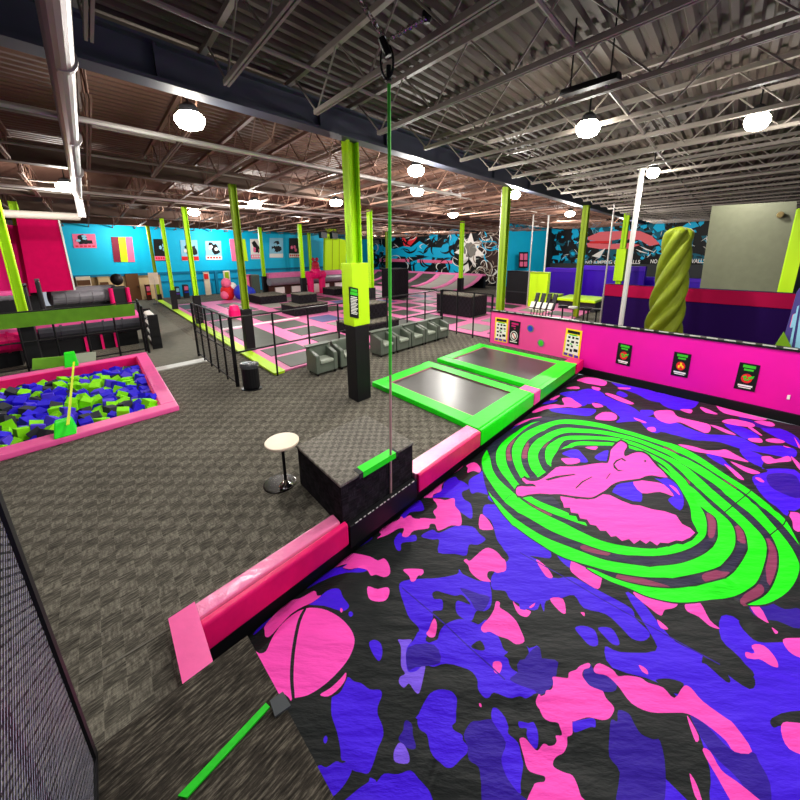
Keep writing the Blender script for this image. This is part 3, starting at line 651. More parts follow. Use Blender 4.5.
for n, c in (('camo_black', (24, 28, 29)), ('camo_blue', (64, 12, 226)), ('camo_dark_purple', (42, 6, 150)), ('camo_light_violet', (120, 84, 232)), ('camo_pink', (255, 76, 190)), ('swirl_green', (24, 238, 10)), ('swirl_navy', (36, 34, 62)), ('swirl_rose', (136, 52, 88))):
    me.materials.append(fabric(n, c))
bag = thing('landing_airbag', 'huge camouflage-print landing airbag with green swirl and pink squirrel emblem beside the pink edge pads', 'airbag', o3)
o = bpy.data.objects.new('print_cover', me); C.objects.link(o); o.parent = bag
b = MB(); b.box(BAGU0+.05, BAGU1-.1, -7.95, BAGV-.1, -.95, ZB-.2); b.build('bag_body', BLACKPAD, bag)
# ================================================================ EDGE PADS, BOX, TRAMPOLINES
def pad(name, label, mats, boxes, bev=.02, cat='edge pad', group=None):
    b = MB()
    for q in boxes: b.box(*q)
    return tag(b.build(name, mats, bevel=bev), label, cat, group)
pad('edge_pad', 'short pink corner pad at the near end of the glossy pink strip, by the platform', [PINK, LPINK], [(.05, .215, 2.3, 3.13, 0, .1)])
pad('edge_pad', 'long glossy light pink pad on the carpet between corner pad and black box', [LPINK], [(.22, 1.75, 2.96, 3.13, 0, .1)])
pad('bumper_roll', 'hot pink bumper face hanging beside the bag between corner pad and black box', [HOT], [(.225, 1.80, 2.86, 2.94, -.14, .095)], cat='bumper')
pad('edge_pad', 'light pink pad top between black box and first green trampoline', [LPINK], [(3.06, 4.72, 2.91, 3.13, 0, .1)])
pad('bumper_roll', 'hot pink bumper face between black box and first green trampoline', [HOT], [(3.06, 4.74, 2.84, 2.9, -.14, .095)], cat='bumper')
pad('edge_pad', 'small pink pad filling the gap between the two green trampolines', [PINK], [(7.06, 7.40, 2.84, 3.25, -.15, .1)])
pad('edge_pad', 'pink end pad between second green trampoline and magenta wall', [HOT], [(9.92, 10.5, 2.82, 3.2, -.15, .1)])
# carpeted jump box
bx = thing('jump_box', 'black-sided carpeted jump box with green tape beside the landing bag', 'box', W(2.4, 3.5, 0))
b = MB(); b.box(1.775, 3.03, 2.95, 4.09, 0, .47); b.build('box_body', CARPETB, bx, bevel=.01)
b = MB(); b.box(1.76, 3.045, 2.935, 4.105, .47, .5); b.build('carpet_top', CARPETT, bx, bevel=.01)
b = MB(); b.box(2.1, 2.67, 2.925, 3.06, .44, .506); b.build('edge_tape', GREEN, bx, bevel=.003)
b = MB(); b.box(2.04, 2.1, 2.925, 3.05, .45, .504); b.box(2.67, 2.71, 2.925, 3.05, .45, .504); b.build('tape_end', DGREY, bx)
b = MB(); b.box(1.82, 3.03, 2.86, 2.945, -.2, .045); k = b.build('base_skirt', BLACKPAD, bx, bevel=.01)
b = MB()
for i in range(16): b.box(1.9+i*.068, 1.9+i*.068+(.03 if i % 3 else .05), 2.856, 2.866, .046, .054)
b.build('edge_stitching', STEELW, k)
# side table
tc_ = W(1.6, 4.19, 0); t = thing('side_table', 'small round cream-topped table on a thin black post beside the black box', 'table', tc_)
b = MB(); b.lathe(tc_, [(.195, .555), (.2, .565), (.2, .58), (.195, .585)], 32, sx=.94, sy=1.3); b.build('tabletop', CREAM, t)
b = MB(); b.tube(tc_+Z3*.05, tc_+Z3*.555, .018, 12); b.build('post', BLACKM, t)
b = MB(); b.lathe(tc_, [(.085, .012), (.08, .03), (.04, .05), (.022, .09)], 24, sx=1, sy=1.3); b.build('chrome_foot', CHROME, t, smooth=True)
b = MB(); b.lathe(tc_+Vector((-.09, .07, 0)), [(.19, .0), (.19, .008), (.175, .012)], 28, sx=1, sy=1.3); b.build('base_plate', mat('black_gloss', (14, 13, 12), .15, spec=.7), t)
# two green-framed trampolines
def tramp(u0, u1, label):
    v0, v1, w = 2.92, 6.15, .34
    t = thing('floor_trampoline', label, 'trampoline', W((u0+u1)/2, 4.5, 0))
    b = MB(); b.box(u0+w-.04, u1-w+.12, v0+.3, v1-w-.02, .04, .07); bd = b.build('trampoline_bed', BEDN, t)
    b = MB()
    for q in ((u0+w, u1-w+.08, v1-w-.03, v1-w), (u0+w, u1-w+.08, v0+.34, v0+.37), (u0+w, u0+w+.03, v0+.34, v1-w), (u1-w+.05, u1-w+.08, v0+.34, v1-w)): b.box(*q, .07, .085)
    b.build('bed_border', mat('rose_border', (200, 120, 140), .5), bd)
    for q in ((u0, u0+w, v0+.36, v1), (u1-w+.06, u1, v0+.36, v1), (u0+w, u1-w+.06, v1-w, v1)):
        b = MB(); b.box(*q, 0, .1); b.build('frame_pad', GREEN, t, bevel=.02)
    b = MB(); b.box(u0-.02, u1+.02, v0, v0+.36, 0, .105); b.build('frame_pad', GREEN, t, bevel=.02)
    b = MB(); b.box(u0-.02, u1+.02, v0-.07, v0-.004, -.16, .1); b.build('front_bumper', GREEN, t, bevel=.025)
    return t
tramp(4.8, 7.03, 'green-framed floor trampoline nearer the black box and the hanging rope')
tramp(7.43, 9.88, 'green-framed floor trampoline next to the pink wall with posters')
# ================================================================ PLATFORM THINGS
b = MB(); b.slab([pz(178, 797, .603), pz(266, 704, .603), pz(270, 708, .603), pz(187, 799, .603)], Z3*.008)
tag(b.build('webbing_strap', TAPEG), 'green webbing strap lying across the carpeted platform', 'strap')
b = MB(); b.slab([pz(270, 702, .607), pz(283, 693, .607), pz(291, 707, .607), pz(275, 718, .607)], Z3*.01)
tag(b.build('strap_patch', mat('grey_patch', (66, 70, 74), .6)), 'square grey patch at the end of the green strap on the platform edge', 'patch')
# side net of the platform
nt_ = thing('safety_net', 'black diamond-mesh safety net hanging at the left edge of the platform', 'net', W(-.37, 1, .6))
UN = -.37
def edge_v(z): return 2.0-.175*(z-.6)
def netfam(s, w, m, name, pitch, offs):
    b = MB(); k = -80
    while k < 120:
        # line z = .6 + s*(v - v0)
        v0 = k*pitch+offs; pts = []
        za, zb = .6, 3.1
        va, vb = v0+(za-.6)/s, v0+(zb-.6)/s
        lo, hi = (va, za), (vb, zb)
        # clip to v>-0.6 and the slanting outer edge
        def clip(a, c, f):
            fa, fc = f(a), f(c)
            if fa < 0 and fc < 0: return None
            if fa >= 0 and fc >= 0: return a, c
            t = fa/(fa-fc); p = (a[0]+(c[0]-a[0])*t, a[1]+(c[1]-a[1])*t)
            return (p, c) if fa < 0 else (a, p)
        g = clip(lo, hi, lambda q: edge_v(q[1])-q[0])
        if g: g = clip(*g, lambda q: q[0]+.6)
        if g:
            (a0, a1), (c0, c1) = g
            if math.hypot(a0-c0, a1-c1) > .01:
                b.quad(W(UN, a0-w, a1), W(UN, a0+w, a1), W(UN, c0+w, c1), W(UN, c0-w, c1))
        k += 1
    b.build(name, m, nt_)
netfam(.55, .008, NETM, 'mesh', .046, 0); netfam(-.55, .008, NETM, 'mesh', .046, 0)
netfam(.55, .006, NETL, 'mesh_sheen', .046, .012)
b = MB(); b.slab([W(UN, 2.0, .6), W(UN, 1.955, .6), W(UN, edge_v(3.1)-.045, 3.1), W(UN, edge_v(3.1), 3.1)], UA*.012); b.build('border_strap', BLACKPAD, nt_)
b = MB(); b.slab([W(UN, 2.0, .6), W(UN, -.6, .6), W(UN, -.6, .635), W(UN, 2.0, .635)], UA*.012); b.build('hem_strap', BLACKPAD, nt_)
b = MB(); b.tube(pu(0, 706, -.42), pu(48, 806, -.42), .014, 10)
tag(b.build('brace_pole', MAROON), 'dark maroon brace pole behind the black net at the lower left', 'pole')

# ================================================================ HANGING ROPE
ru, rv = 2.62, 2.96
rt = pv(385, 42, rv); rb_ = W(*uv(pz(391, 512, ZB)), ZB)
kt = pv(389, 84, rv)
rp = thing('swing_rope', 'green swing rope hanging from ceiling chains beside the jump box', 'rope', rb_)
mid = kt+(rb_-kt)*.62
b = MB(); b.tube(kt, mid, .016, 8); b.build('rope_upper', GROPE, rp)
b = MB(); b.tube(mid, rb_+Z3*.14, .013, 8); b.build('rope_lower', PROPE, rp)
def ring(b, c, r, t, ax, ay, n=12, el=1.4, m=0):
    pts = [c+ax*(r*math.cos(2*math.pi*i/n))+ay*(r*el*math.sin(2*math.pi*i/n)) for i in range(n+1)]
    b.path(pts, t, 5, m)
b = MB(); ring(b, (kt+rt)/2+Z3*.01, .055, .011, cx_, Z3, 16, 2.3); b.tube(rt+Z3*.03-cx_*.03, rt-Z3*.1+cx_*.03, .035, 8); b.tube(kt+Z3*.02, kt+Z3*.14, .024, 8)
b.build('carabiner', BLACKM, rp)
def chain(p, q):
    b = MB(); n = max(3, int((q-p).length/.06)); d = (q-p)/n; a = d.normalized(); s1 = a.orthogonal().normalized(); s2 = a.cross(s1)
    for i in range(n): ring(b, p+d*(i+.5), .022, .007, s1 if i % 2 else s2, a, 10, 1.7)
    return b.build('chain', CHROME, rp)
jt = pv(427, 17, rv+.1); chain(rt, jt); chain(rt+Vector((0, 0, .02)), pv(352, -12, rv+.3))
b = MB(); b.lathe(jt-Z3*.05, [(.03, 0), (.05, .03), (.05, .09), (.03, .12)], 10); b.build('beam_clamp', BLACKM, rp)

# ================================================================ FOAM PIT
ptg = thing('foam_pit', 'pink-padded foam pit frame set in the carpet at the left', 'foam pit', W(-1.2, 11, 0))
for q in ((-3.9, .95, 8.2, 8.56), (.66, .95, 8.56, 13.6), (-3.9, .95, 13.6, 13.95), (-3.9, -3.55, 8.56, 13.6)):
    b = MB(); b.box(*q, 0, .09); b.build('frame_pad', PINK, ptg, bevel=.02)
b = MB(); b.box(-3.55, .66, 13.56, 13.6, -.5, .06); b.box(.63, .66, 8.56, 13.6, -.5, .06); b.box(-3.55, .66, 8.56, 8.59, -.5, .06); b.build('inner_wall', HOT, ptg)
b = MB(); b.box(-3.55, .64, 8.58, 13.58, -.5, -.13); b.build('pit_bottom', mat('pit_dark', (22, 16, 84), .9), ptg)
cubes = {}
S_ = .092
names = {'blue': FBLUE, 'green': FGRN, 'grey': FGRY, 'violet': FVIO}
rg = random.Random(11); cnt = 0
for layer, (zc, stp) in enumerate(((-.05, .2),)):
    v = 8.76
    while v < 13.5:
        u = .52
        while u > -1.62-.16*(v-8.6)-.2:
            c = rg.choices(['blue', 'green', 'grey', 'violet'], [.42, .31, .15, .12])[0]
            p = W(u+rg.uniform(-.05, .05), v+rg.uniform(-.05, .05), zc+rg.uniform(-.08, .09)-(.16 if v > 12.9 else .06 if v > 12.3 else 0))
            if c not in cubes:
                b = MB(); b.hexa([Vector((x*S_, y*S_, -S_)) for x, y in ((-1, -1), (1, -1), (1, 1), (-1, 1))], [Vector((x*S_, y*S_, S_)) for x, y in ((-1, -1), (1, -1), (1, 1), (-1, 1))])
                o = b.build('foam_cube', names[c], origin=Vector((0, 0, 0)), bevel=.008); cubes[c] = o
                tag(o, {'blue': 'deep blue', 'green': 'lime green', 'grey': 'dark grey', 'violet': 'violet blue'}[c]+' foam cube lying in the pink-framed foam pit', 'foam cube', c+' foam cubes in the foam pit')
            else: o = dup(cubes[c])
            o.location = p; o.rotation_euler = (rg.uniform(-.5, .5), rg.uniform(-.5, .5), rg.uniform(0, 3.1)); cnt += 1
            u -= stp*1.1
        v += stp*1.04
sl = thing('slackline', 'yellow slackline strap with two green end pads spanning the foam pit', 'slackline', W(-.8, 8.4, 0))
a_ = pz(68, 425, .32); z_ = pz(74, 362, .34)
b = MB(); b.slab([a_-UA*.02, a_+UA*.02, z_+UA*.02, z_-UA*.02], Z3*.008); b.build('strap', mat('strap_yellow', (206, 224, 30), .6), sl)
for nm, c, top in (('near', W(-.80, 8.38), .3), ('far', W(-.86, 13.8), .42)):
    b = MB(); u, v = uv(c); b.hexa([W(u-.15, v-.17, .09), W(u+.15, v-.17, .09), W(u+.15, v+.17, .09), W(u-.15, v+.17, .09)], [W(u-.11, v-.06, top), W(u+.11, v-.06, top), W(u+.11, v+.12, top), W(u-.11, v+.12, top)]); b.build('end_pad', GREEN, sl, bevel=.02)

# ================================================================ ARMCHAIRS
def armchair(u, label):
    w, d = .7, .62
    v0 = 7.72
    t = thing('armchair', label, 'armchair', W(u+w/2, v0+d/2, 0), 'grey tub armchairs in a row along the court fence')
    b = MB(); b.box(u+.02, u+w-.02, v0+.04, v0+d, .06, .27); b.build('seat_base', CHAIRM, t, bevel=.015)
    b = MB(); b.box(u+.14, u+w-.14, v0, v0+d-.14, .27, .35); b.build('seat_cushion', CHAIRS, t, bevel=.03)
    b = MB(); b.box(u, u+w, v0+d-.16, v0+d, .06, .63); b.build('backrest', CHAIRM, t, bevel=.04)
    for x in (u, u+w-.13):
        b = MB(); b.hexa([W(x, v0+.02, .06), W(x+.13, v0+.02, .06), W(x+.13, v0+d-.1, .06), W(x, v0+d-.1, .06)], [W(x, v0+.02, .47), W(x+.13, v0+.02, .47), W(x+.13, v0+d-.1, .58), W(x, v0+d-.1, .58)]); b.build('armrest', CHAIRM, t, bevel=.03)
    for x in (u+.05, u+w-.09):
        for y in (v0+.06, v0+d-.1):
            b = MB(); b.box(x, x+.04, y, y+.04, 0, .06); b.build('foot', BLACKM, t)
ORD = ['leftmost grey armchair, nearest the litter bin', 'grey armchair half hidden left of the large padded column', 'first grey armchair right of the large padded column', 'second grey armchair right of the large padded column', 'third grey armchair right of the large padded column', 'fourth grey armchair right of the large padded column', 'last grey armchair at the fence corner end of the row']
for i, u in enumerate([4.10, 4.9, 6.45, 7.19, 7.93, 8.66, 9.4]): armchair(u, ORD[i])

# ================================================================ LITTER BIN
p = W(*uv(pz(252, 388.5)), 0); t = thing('litter_bin', 'black litter bin with silver liner rim at the fence corner', 'bin', p)
b = MB(); b.lathe(p, [(.15, 0), (.17, .05), (.17, .44), (.175, .46)], 20); b.build('bin_body', BLACKPAD, t, smooth=False)
b = MB(); b.lathe(p, [(.18, .44), (.19, .5), (.18, .54), (.13, .55)], 20); b.build('liner', mat('liner_plastic', (70, 72, 76), .25, bump=.8, bscale=25), t)
b = MB(); b.lathe(p, [(.21, 0), (.21, .015)], 20); b.build('base_ring', BLACKM, t)

# ================================================================ FENCES
def fence(label, a, c, n, h, mesh=True, rails=(1, .5, .06), first=True, lean=0):
    t = thing('railing_fence', label, 'fence', W(*a, 0))
    A_, C_ = W(*a, 0), W(*c, 0)
    for i in range(n+1):
        p = A_+(C_-A_)*(i/n); b = MB(); b.tube(p, p+Z3*h, .034 if i in (0, n) else .024, 6); b.build('post', BLACKM, t)
    for r in rails: b = MB(); b.tube(A_+Z3*h*r, C_+Z3*h*r, .019, 6); b.build('rail', BLACKM, t)
    if mesh:
        b = MB(); L_n = int((C_-A_).length/.075)
        for i in range(L_n):
            p = A_+(C_-A_)*(i/L_n); b.tube(p+Z3*.06*h, p+Z3*h*.985, .003, 3)
        for j in range(1, int(h/.09)): b.tube(A_+Z3*j*.09, C_+Z3*j*.09, .003, 3)
        b.build('net_panel', BLACKM, t)
    return t
fence('black netted railing along the court side facing the walkway', (2.30, 8.67), (2.22, 12.45), 5, 1.43, True)
fence('thin black railing behind the row of grey armchairs', (2.32, 8.67), (10.75, 8.72), 8, 1.42, False, (1, .5))
fence('short black railing between armchair row and pink wall end', (10.80, 8.7), (10.72, 6.2), 3, 1.42, False, (1, .06))
fence('black railing running back beside the foam pit corner', (1.05, 14.2), (1.15, 16.9), 2, 1.3, False, (1, .5))
f = fence('black railing with a green vinyl banner behind the foam pit', (-4.6, 14.5), (1.0, 14.5), 8, 1.4, False, (1, .5, .06))
b = MB(); b.slab([pv(-40, 318, 14.45), pv(134, 303.5, 14.45), pv(135.5, 315.5, 14.45), pv(-40, 334, 14.45)], UB*-.02); b.build('banner', BANNER, f)
b = MB()
# ================================================================ PINK WALL: posters and plaques
UW = 10.615
def wq(*xy): return [pu(x, y, UW) for x, y in xy]
DW = UA*-.012
def sub(q, s0, t0, s1, t1):
    f = lambda s, t: (q[0]*(1-s)+q[1]*s)*(1-t)+(q[3]*(1-s)+q[2]*s)*t
    return [f(s0, t0), f(s1, t0), f(s1, t1), f(s0, t1)]
def layer(par, name, q, rects, m, k):
    b = MB()
    for r in rects: b.slab([p+DW*(.99+.25*k) for p in sub(q, *r)], DW*.25)
    return b.build(name, m, par)
def rules(q, label):
    b = MB(); b.slab(q, DW); t = tag(b.build('rules_poster', YEL), label, 'poster', 'yellow rules posters on the pink wall')
    layer(t, 'white_field', q, [(.1, .2, .9, .86)], WHP, 0)
    layer(t, 'print', q, [(.12, .05, .88, .15), (.2, .26, .34, .33), (.45, .25, .58, .33), (.66, .26, .84, .32), (.16, .4, .3, .47), (.42, .4, .6, .48), (.7, .4, .84, .46), (.18, .55, .34, .62), (.44, .56, .56, .63), (.62, .66, .86, .76), (.18, .7, .3, .78), (.4, .7, .54, .8)], BLKP, 1)
    layer(t, 'violet_strip', q, [(.06, .87, .3, .96), (.36, .87, .62, .96), (.7, .87, .94, .96)], VIOP, 1)
    layer(t, 'green_print', q, [(.25, .18, .75, .22), (.35, .5, .5, .54), (.75, .5, .85, .54)], GRNP, 1)
rules(wq((495.5, 317), (508.5, 319), (507, 343), (494.5, 340.5)), 'yellow-bordered rules poster at the left end of the pink wall')
rules(wq((566.5, 328), (582.5, 331), (579, 360), (562.5, 355)), 'yellow-bordered rules poster near the green trampoline corner')
q = wq((510, 320), (520.5, 322), (518.5, 345), (508.5, 343)); b = MB(); b.slab(q, DW); t = tag(b.build('prohibition_sign', BLKP), 'black sign with white prohibition ring beside the left rules poster', 'sign')
layer(t, 'print', q, [(.2, .08, .85, .16), (.2, .2, .6, .25), (.45, .3, .6, .35)], mat('magenta_print', (200, 20, 110), .6), 0)
layer(t, 'caption', q, [(.15, .88, .85, .92)], WHP, 0)
def disc(q, par, name, m, cx, cy, r, k, r_in=0):
    f = lambda s, t: (q[0]*(1-s)+q[1]*s)*(1-t)+(q[3]*(1-s)+q[2]*s)*t
    w = (q[1]-q[0]).length; h = (q[3]-q[0]).length; b = MB(); n = 20
    o = [f(cx+r*math.cos(2*math.pi*i/n), cy+r*w/h*math.sin(2*math.pi*i/n))+DW*(.99+.25*k) for i in range(n)]
    if r_in:
        ii = [f(cx+r_in*math.cos(2*math.pi*i/n), cy+r_in*w/h*math.sin(2*math.pi*i/n))+DW*(.99+.25*k) for i in range(n)]
        for i in range(n): j = (i+1) % n; b.slab([o[i], o[j], ii[j], ii[i]], DW*.25)
    else: b.slab(o, DW*.25)
    return b.build(name, m, par)
disc(q, t, 'white_disc', WHP, .5, .64, .36, 0); disc(q, t, 'red_ring', BLKP, .5, .64, .3, 1, .22)
f_ = lambda s, tt: (q[0]*(1-s)+q[1]*s)*(1-tt)+(q[3]*(1-s)+q[2]*s)*tt
b = MB(); b.slab([f_(.32, .54)+DW*1.6, f_(.40, .53)+DW*1.6, f_(.70, .74)+DW*1.6, f_(.62, .75)+DW*1.6], DW*.2); b.build('slash', REDP, t)
for (x, y), m, l in (((530.5, 328.5), BLUP, 'small round blue sticker on the pink wall'), ((541, 343), GRNP, 'small round green sticker on the pink wall')):
    q2 = wq((x-4, y-5), (x+4, y-4), (x+4, y+5), (x-4, y+4)); b = MB()
    c = sum((p for p in q2), Vector())/4; ax, ay = (q2[1]-q2[0])/2, (q2[3]-q2[0])/2
    b.slab([c+ax*.85*math.cos(a*.3927)+ay*.85*math.sin(a*.3927) for a in range(16)], DW)
    t = tag(b.build('wall_sticker', GREYV), l, 'sticker')
    b = MB(); b.slab([c+DW+ax*.6*math.cos(a*.3927)+ay*.6*math.sin(a*.3927) for a in range(16)], DW*.4); b.build('print', m, t)
def warn(q, label, hue):
    b = MB(); b.slab(q, DW); t = tag(b.build('warning_sign', BLKP), label, 'sign', 'black warning signs on the magenta wall')
    layer(t, 'heading', q, [(.2, .06, .82, .16), (.28, .2, .74, .27)], GRNP, 0)
    disc(q, t, 'emblem_disc', REDP, .5, .55, .27, 0)
    f = lambda s, tt: (q[0]*(1-s)+q[1]*s)*(1-tt)+(q[3]*(1-s)+q[2]*s)*tt
    b = MB()
    for poly in (((.28, .5), (.45, .44), (.5, .52), (.4, .58)), ((.52, .5), (.84, .42), (.8, .52), (.62, .57)), ((.35, .58), (.65, .57), (.6, .63), (.42, .64))) if hue == 0 else (((.46, .4), (.56, .42), (.58, .56), (.44, .56)), ((.34, .54), (.46, .52), (.44, .66), (.34, .62)), ((.58, .5), (.7, .56), (.66, .64), (.56, .6))):
        b.slab([f(s, tt)+DW*1.4 for s, tt in poly], DW*.25)
    b.build('figure', GRNP if hue == 0 else YEL, t)
    layer(t, 'caption', q, [(.15, .80, .85, .86), (.2, .885, .8, .92)], WHP, 0)
warn(wq((618.5, 342.5), (632.5, 345.5), (629.5, 366.5), (615.5, 363)), 'black warning sign nearest the green trampoline, red disc with green figure', 0)
warn(wq((674.5, 351.5), (691.5, 354.5), (687.5, 378), (670.5, 374.5)), 'black warning sign below the twisted cloth, red disc with yellow figure', 1)
warn(wq((740, 362), (760.5, 365.5), (754.5, 392), (733.5, 388)), 'black warning sign at the right, largest of the three on the magenta wall', 0)
q = wq((787.5, 395), (790.5, 395), (789.5, 399.5), (786.5, 399)); b = MB(); b.slab(q, DW); tag(b.build('wall_tag', WHITE), 'tiny white tag at the right end of the magenta wall', 'tag')

# ================================================================ TRAMPOLINE COURT
ct = thing('trampoline_court', 'pink-padded trampoline court of many grey beds behind the railings', 'trampoline court', W(9, 15, 0))
PADP = mat('court_pink_pad', (226, 118, 172), .5, vary=.1); b = MB()
b.box(3.62, 22, 8.85, 27, 0, .04); b.box(11.1, 22, 5.4, 8.85, 0, .04); b.build('pad_grid', PADP, ct)
b = MB(); b.box(3.32, 3.62, 8.75, 32, 0, .06); b.build('edge_pad', LIMED, ct, bevel=.015)
BEDB = mat('blue_bed', (92, 96, 150), .5); BEDL = mat('pale_bed', (150, 146, 140), .5)
rows0 = [(8.95, 10.15), (10.42, 11.4), (11.75, 15.7), (16.3, 18.4), (18.8, 21), (21.4, 23.6), (24, 26.5)]
rows1 = [(9.1, 11.9), (12.32, 13.7), (14.1, 15.7), (16.5, 18.3), (18.8, 20.2), (20.6, 22.6), (23, 25)]
cr_ = random.Random(4)
for ci in range(8):
    u0 = 3.9+2.03*ci
    for a, c in (rows0 if ci == 0 else rows1):
        if ci > 5 and c < 12: pass
        m = BED if cr_.random() < .76 or ci < 2 else cr_.choice([BEDB, BEDL])
        b = MB(); b.box(u0, u0+1.3, a, c, .04, .052); b.build('trampoline_bed', m, ct)
for ci in range(4, 8):
    for a, c in ((5.7, 6.9), (7.2, 8.5)):
        u0 = 3.9+2.03*ci-.4
        b = MB(); b.box(u0, u0+1.3, a, c, .04, .052); b.build('trampoline_bed', BED if a < 7 else BEDL, ct)
b = MB(); b.box(3.9, 7.7, 16.0, 16.22, .04, .06); b.build('white_pad', WHITE, ct)
b = MB(); p0, p1 = pv(222, 318, 19.5), pv(238, 334, 19.5)
cone = pz(235, 316, .05); b.lathe(cone, [(.26, 0), (.25, .25), (.18, .46), (.03, .5)], 14); tag(b.build('bolster', HOT), 'hot pink rounded bolster standing on the court behind the railing', 'bolster')
def block(x0, y0, x1, y1, h, dv, label, z0=.04, lift=0):
    a, c = uv(pz(x0, y0, z0)), uv(pz(x1, y1, z0))
    v = (a[1]+c[1])/2; b = MB()
    b.box(a[0], c[0], v, v+dv, z0+lift, z0+lift+h-.03); t = tag(b.build('jump_block', CARPETB, bevel=.02), label, 'jump block')
    b = MB(); b.box(a[0]-.02, c[0]+.02, v-.02, v+dv+.02, z0+lift+h-.03, z0+lift+h); b.build('carpet_top', CARPET, t, bevel=.01); return t
def blk(u0, u1, v0, v1, z0, z1, label):
    b = MB(); b.box(u0, u1, v0, v1, z0, z1-.04); t = tag(b.build('jump_block', CARPETB, bevel=.02), label, 'jump block')
    b = MB(); b.box(u0-.02, u1+.02, v0-.02, v1+.02, z1-.04, z1); b.build('carpet_top', CARPET, t, bevel=.01); return t
blk(8.0, 9.9, 22.4, 24.6, .052, .5, 'low flat carpet block before the pink padded barrier, left of the stacked blocks')
blk(7.65, 9.75, 16.5, 18.2, .052, .5, 'wide lower carpet block of the two-step stack around the left lime column')
u, v = uv(pz(306, 306, .5)); blk(8.25, 9.35, 17.0, 18.1, .5, .92, 'upper carpet block of the two-step stack around the left lime column')
blk(14.1, 15.6, 22.8, 24.6, .052, .5, 'low carpet block right of the hot pink arch')
blk(7.4, 9.7, 10.3, 11.9, .052, .42, 'wide lower carpet block of the stack right of the large padded column')
blk(8.3, 9.6, 11.0, 12.4, .42, .95, 'upper carpet block of the stack right of the large padded column')
b = MB(); q = [pz(382, 297, .052), pz(394, 300, .052), pz(408.5, 297, .052), pz(396, 294, .052)]
b.hexa(q, [p+Z3*1.72 for p in q]); tag(b.build('carpet_tower', CARPETB, bevel=.02), 'tall black carpeted tower block crossed by the green rope', 'tower block')
blk(13.9, 15.5, 9.3, 11.6, .052, .92, 'long carpet block behind the short railing, right of the armchairs')
# angled trampolines below the mural
for i in range(8):
    v0 = 17.0+i*2.7; v1 = v0+2.6
    t = thing('angled_trampoline', ['pink-framed sloping trampoline at the right end of the row under the mural', 'sloping trampoline second from the right under the mural', 'sloping trampoline third from the right under the mural', 'sloping trampoline right of the black tower block', 'sloping trampoline just behind the black tower block', 'sloping trampoline left of the black tower block', 'sloping trampoline behind the lime column right of the large column', 'sloping trampoline at the left end of the row under the mural'][i], 'trampoline', W(26, v0+1.3, 0), 'sloping trampolines under the mural')
    prof = [(23.2, .06), (24.4, .12), (25.6, .3), (26.6, .58), (27.4, .95), (27.5, 1.0)]
    b = MB()
    for (ua, za), (ub, zb) in zip(prof[:-1], prof[1:]):
        for x0, x1 in ((v0, v0+.45), (v1-.1, v1+.05)): b.slab([W(ua, x0, za+.03), W(ub, x0, zb+.03), W(ub, x1, zb+.03), W(ua, x1, za+.03)], Z3*.05)
    b.box(27.3, 27.9, v0, v1+.05, .93, 1.06); b.build('frame_pad', PADP, t)
    b = MB()
    for (ua, za), (ub, zb) in zip(prof[:-1], prof[1:]): b.slab([W(ua, v0+.3, za), W(ub, v0+.3, zb), W(ub, v1, zb), W(ua, v1, za)], Z3*.03)
    b.build('trampoline_bed', BEDL if i < 2 else BED, t)
    b = MB(); b.box(27.5, 27.9, v0, v1, 0, .93); b.build('support', BLACKPAD, t)

# ================================================================ FLAT PRINTS ON FAR WALLS
def flat(par, name, pts, m, d): b = MB(); b.slab(pts, d); return b.build(name, m, par)
def poster(x0, y0, x1, y1, label, bg, seed, v=32.99, sk=0, group='sport posters on the blue wall'):
    d = UB*-.02; q = [pv(x0, y0, v), pv(x1, y0, v), pv(x1+sk, y1, v), pv(x0+sk, y1, v)]
    t = tag(MB().slab(q, d).build('wall_poster', bg), label, 'poster', group)
    r = random.Random(seed)
    f = lambda s, tt: (q[0]*(1-s)+q[1]*s)*(1-tt)+(q[3]*(1-s)+q[2]*s)*tt
    b = MB()
    for i in range(4):
        c = (r.uniform(.25, .75), r.uniform(.2, .6)); n = 7; o = r.random()*6
        b.slab([f(min(1, max(0, c[0]+r.uniform(.1, .3)*math.cos(o+k*.9))), min(.74, max(0, c[1]+r.uniform(.08, .25)*math.sin(o+k*.9))))+d*(1.1+.15*i) for k in range(n)], d*.3)
    b.build('figure', BLKP, t)
    b = MB()
    for i in range(3):
        c = (r.uniform(.2, .8), r.uniform(.15, .6)); b.slab([f(min(1, max(0, c[0]+.12*math.cos(k*1.25))), max(0, c[1]+.1*math.sin(k*1.25)))+d*2 for k in range(5)], d*.3)
    b.build('highlight', r.choice([WHP, PNKP, SKY]), t)
    b = MB(); b.slab([p+d*1.1 for p in (f(0, .78), f(1, .78), f(1, .97), f(0, .97))], d*.4); b.build('title_band', r.choice([REDP, WHP, PNKP]), t)
    b = MB()
    for k in range(5): b.slab([p+d*1.6 for p in (f(.08+.18*k, .82), f(.2+.18*k, .82), f(.2+.18*k, .92), f(.08+.18*k, .92))], d*.3)
    b.build('title_blocks', WHP if r.random() < .5 else REDP, t)
poster(72, 234, 95, 248, 'wide pale poster with dark action figure, leftmost on the blue wall', PNKP, 1, sk=2)
poster(153, 239, 166, 261, 'dark sport poster between the two left slim lime columns', BLKP, 2, sk=2)
poster(180, 240, 197, 261, 'pale poster with dark jumping figure behind the second lime column', SKY, 3, sk=2)
poster(205, 241, 221, 260, 'pale sky-blue poster with red lettering band on the blue wall', SKY, 4, sk=1)
poster(250, 239, 262, 259, 'pink and white action poster right of the stripe panel', WHP, 5, sk=1)
poster(269.5, 238, 283, 258, 'blue poster with dark figure and red band on the blue wall', SKY, 6)
poster(289, 238, 300, 258, 'white-figure poster, rightmost on the blue wall', BLKP, 7)
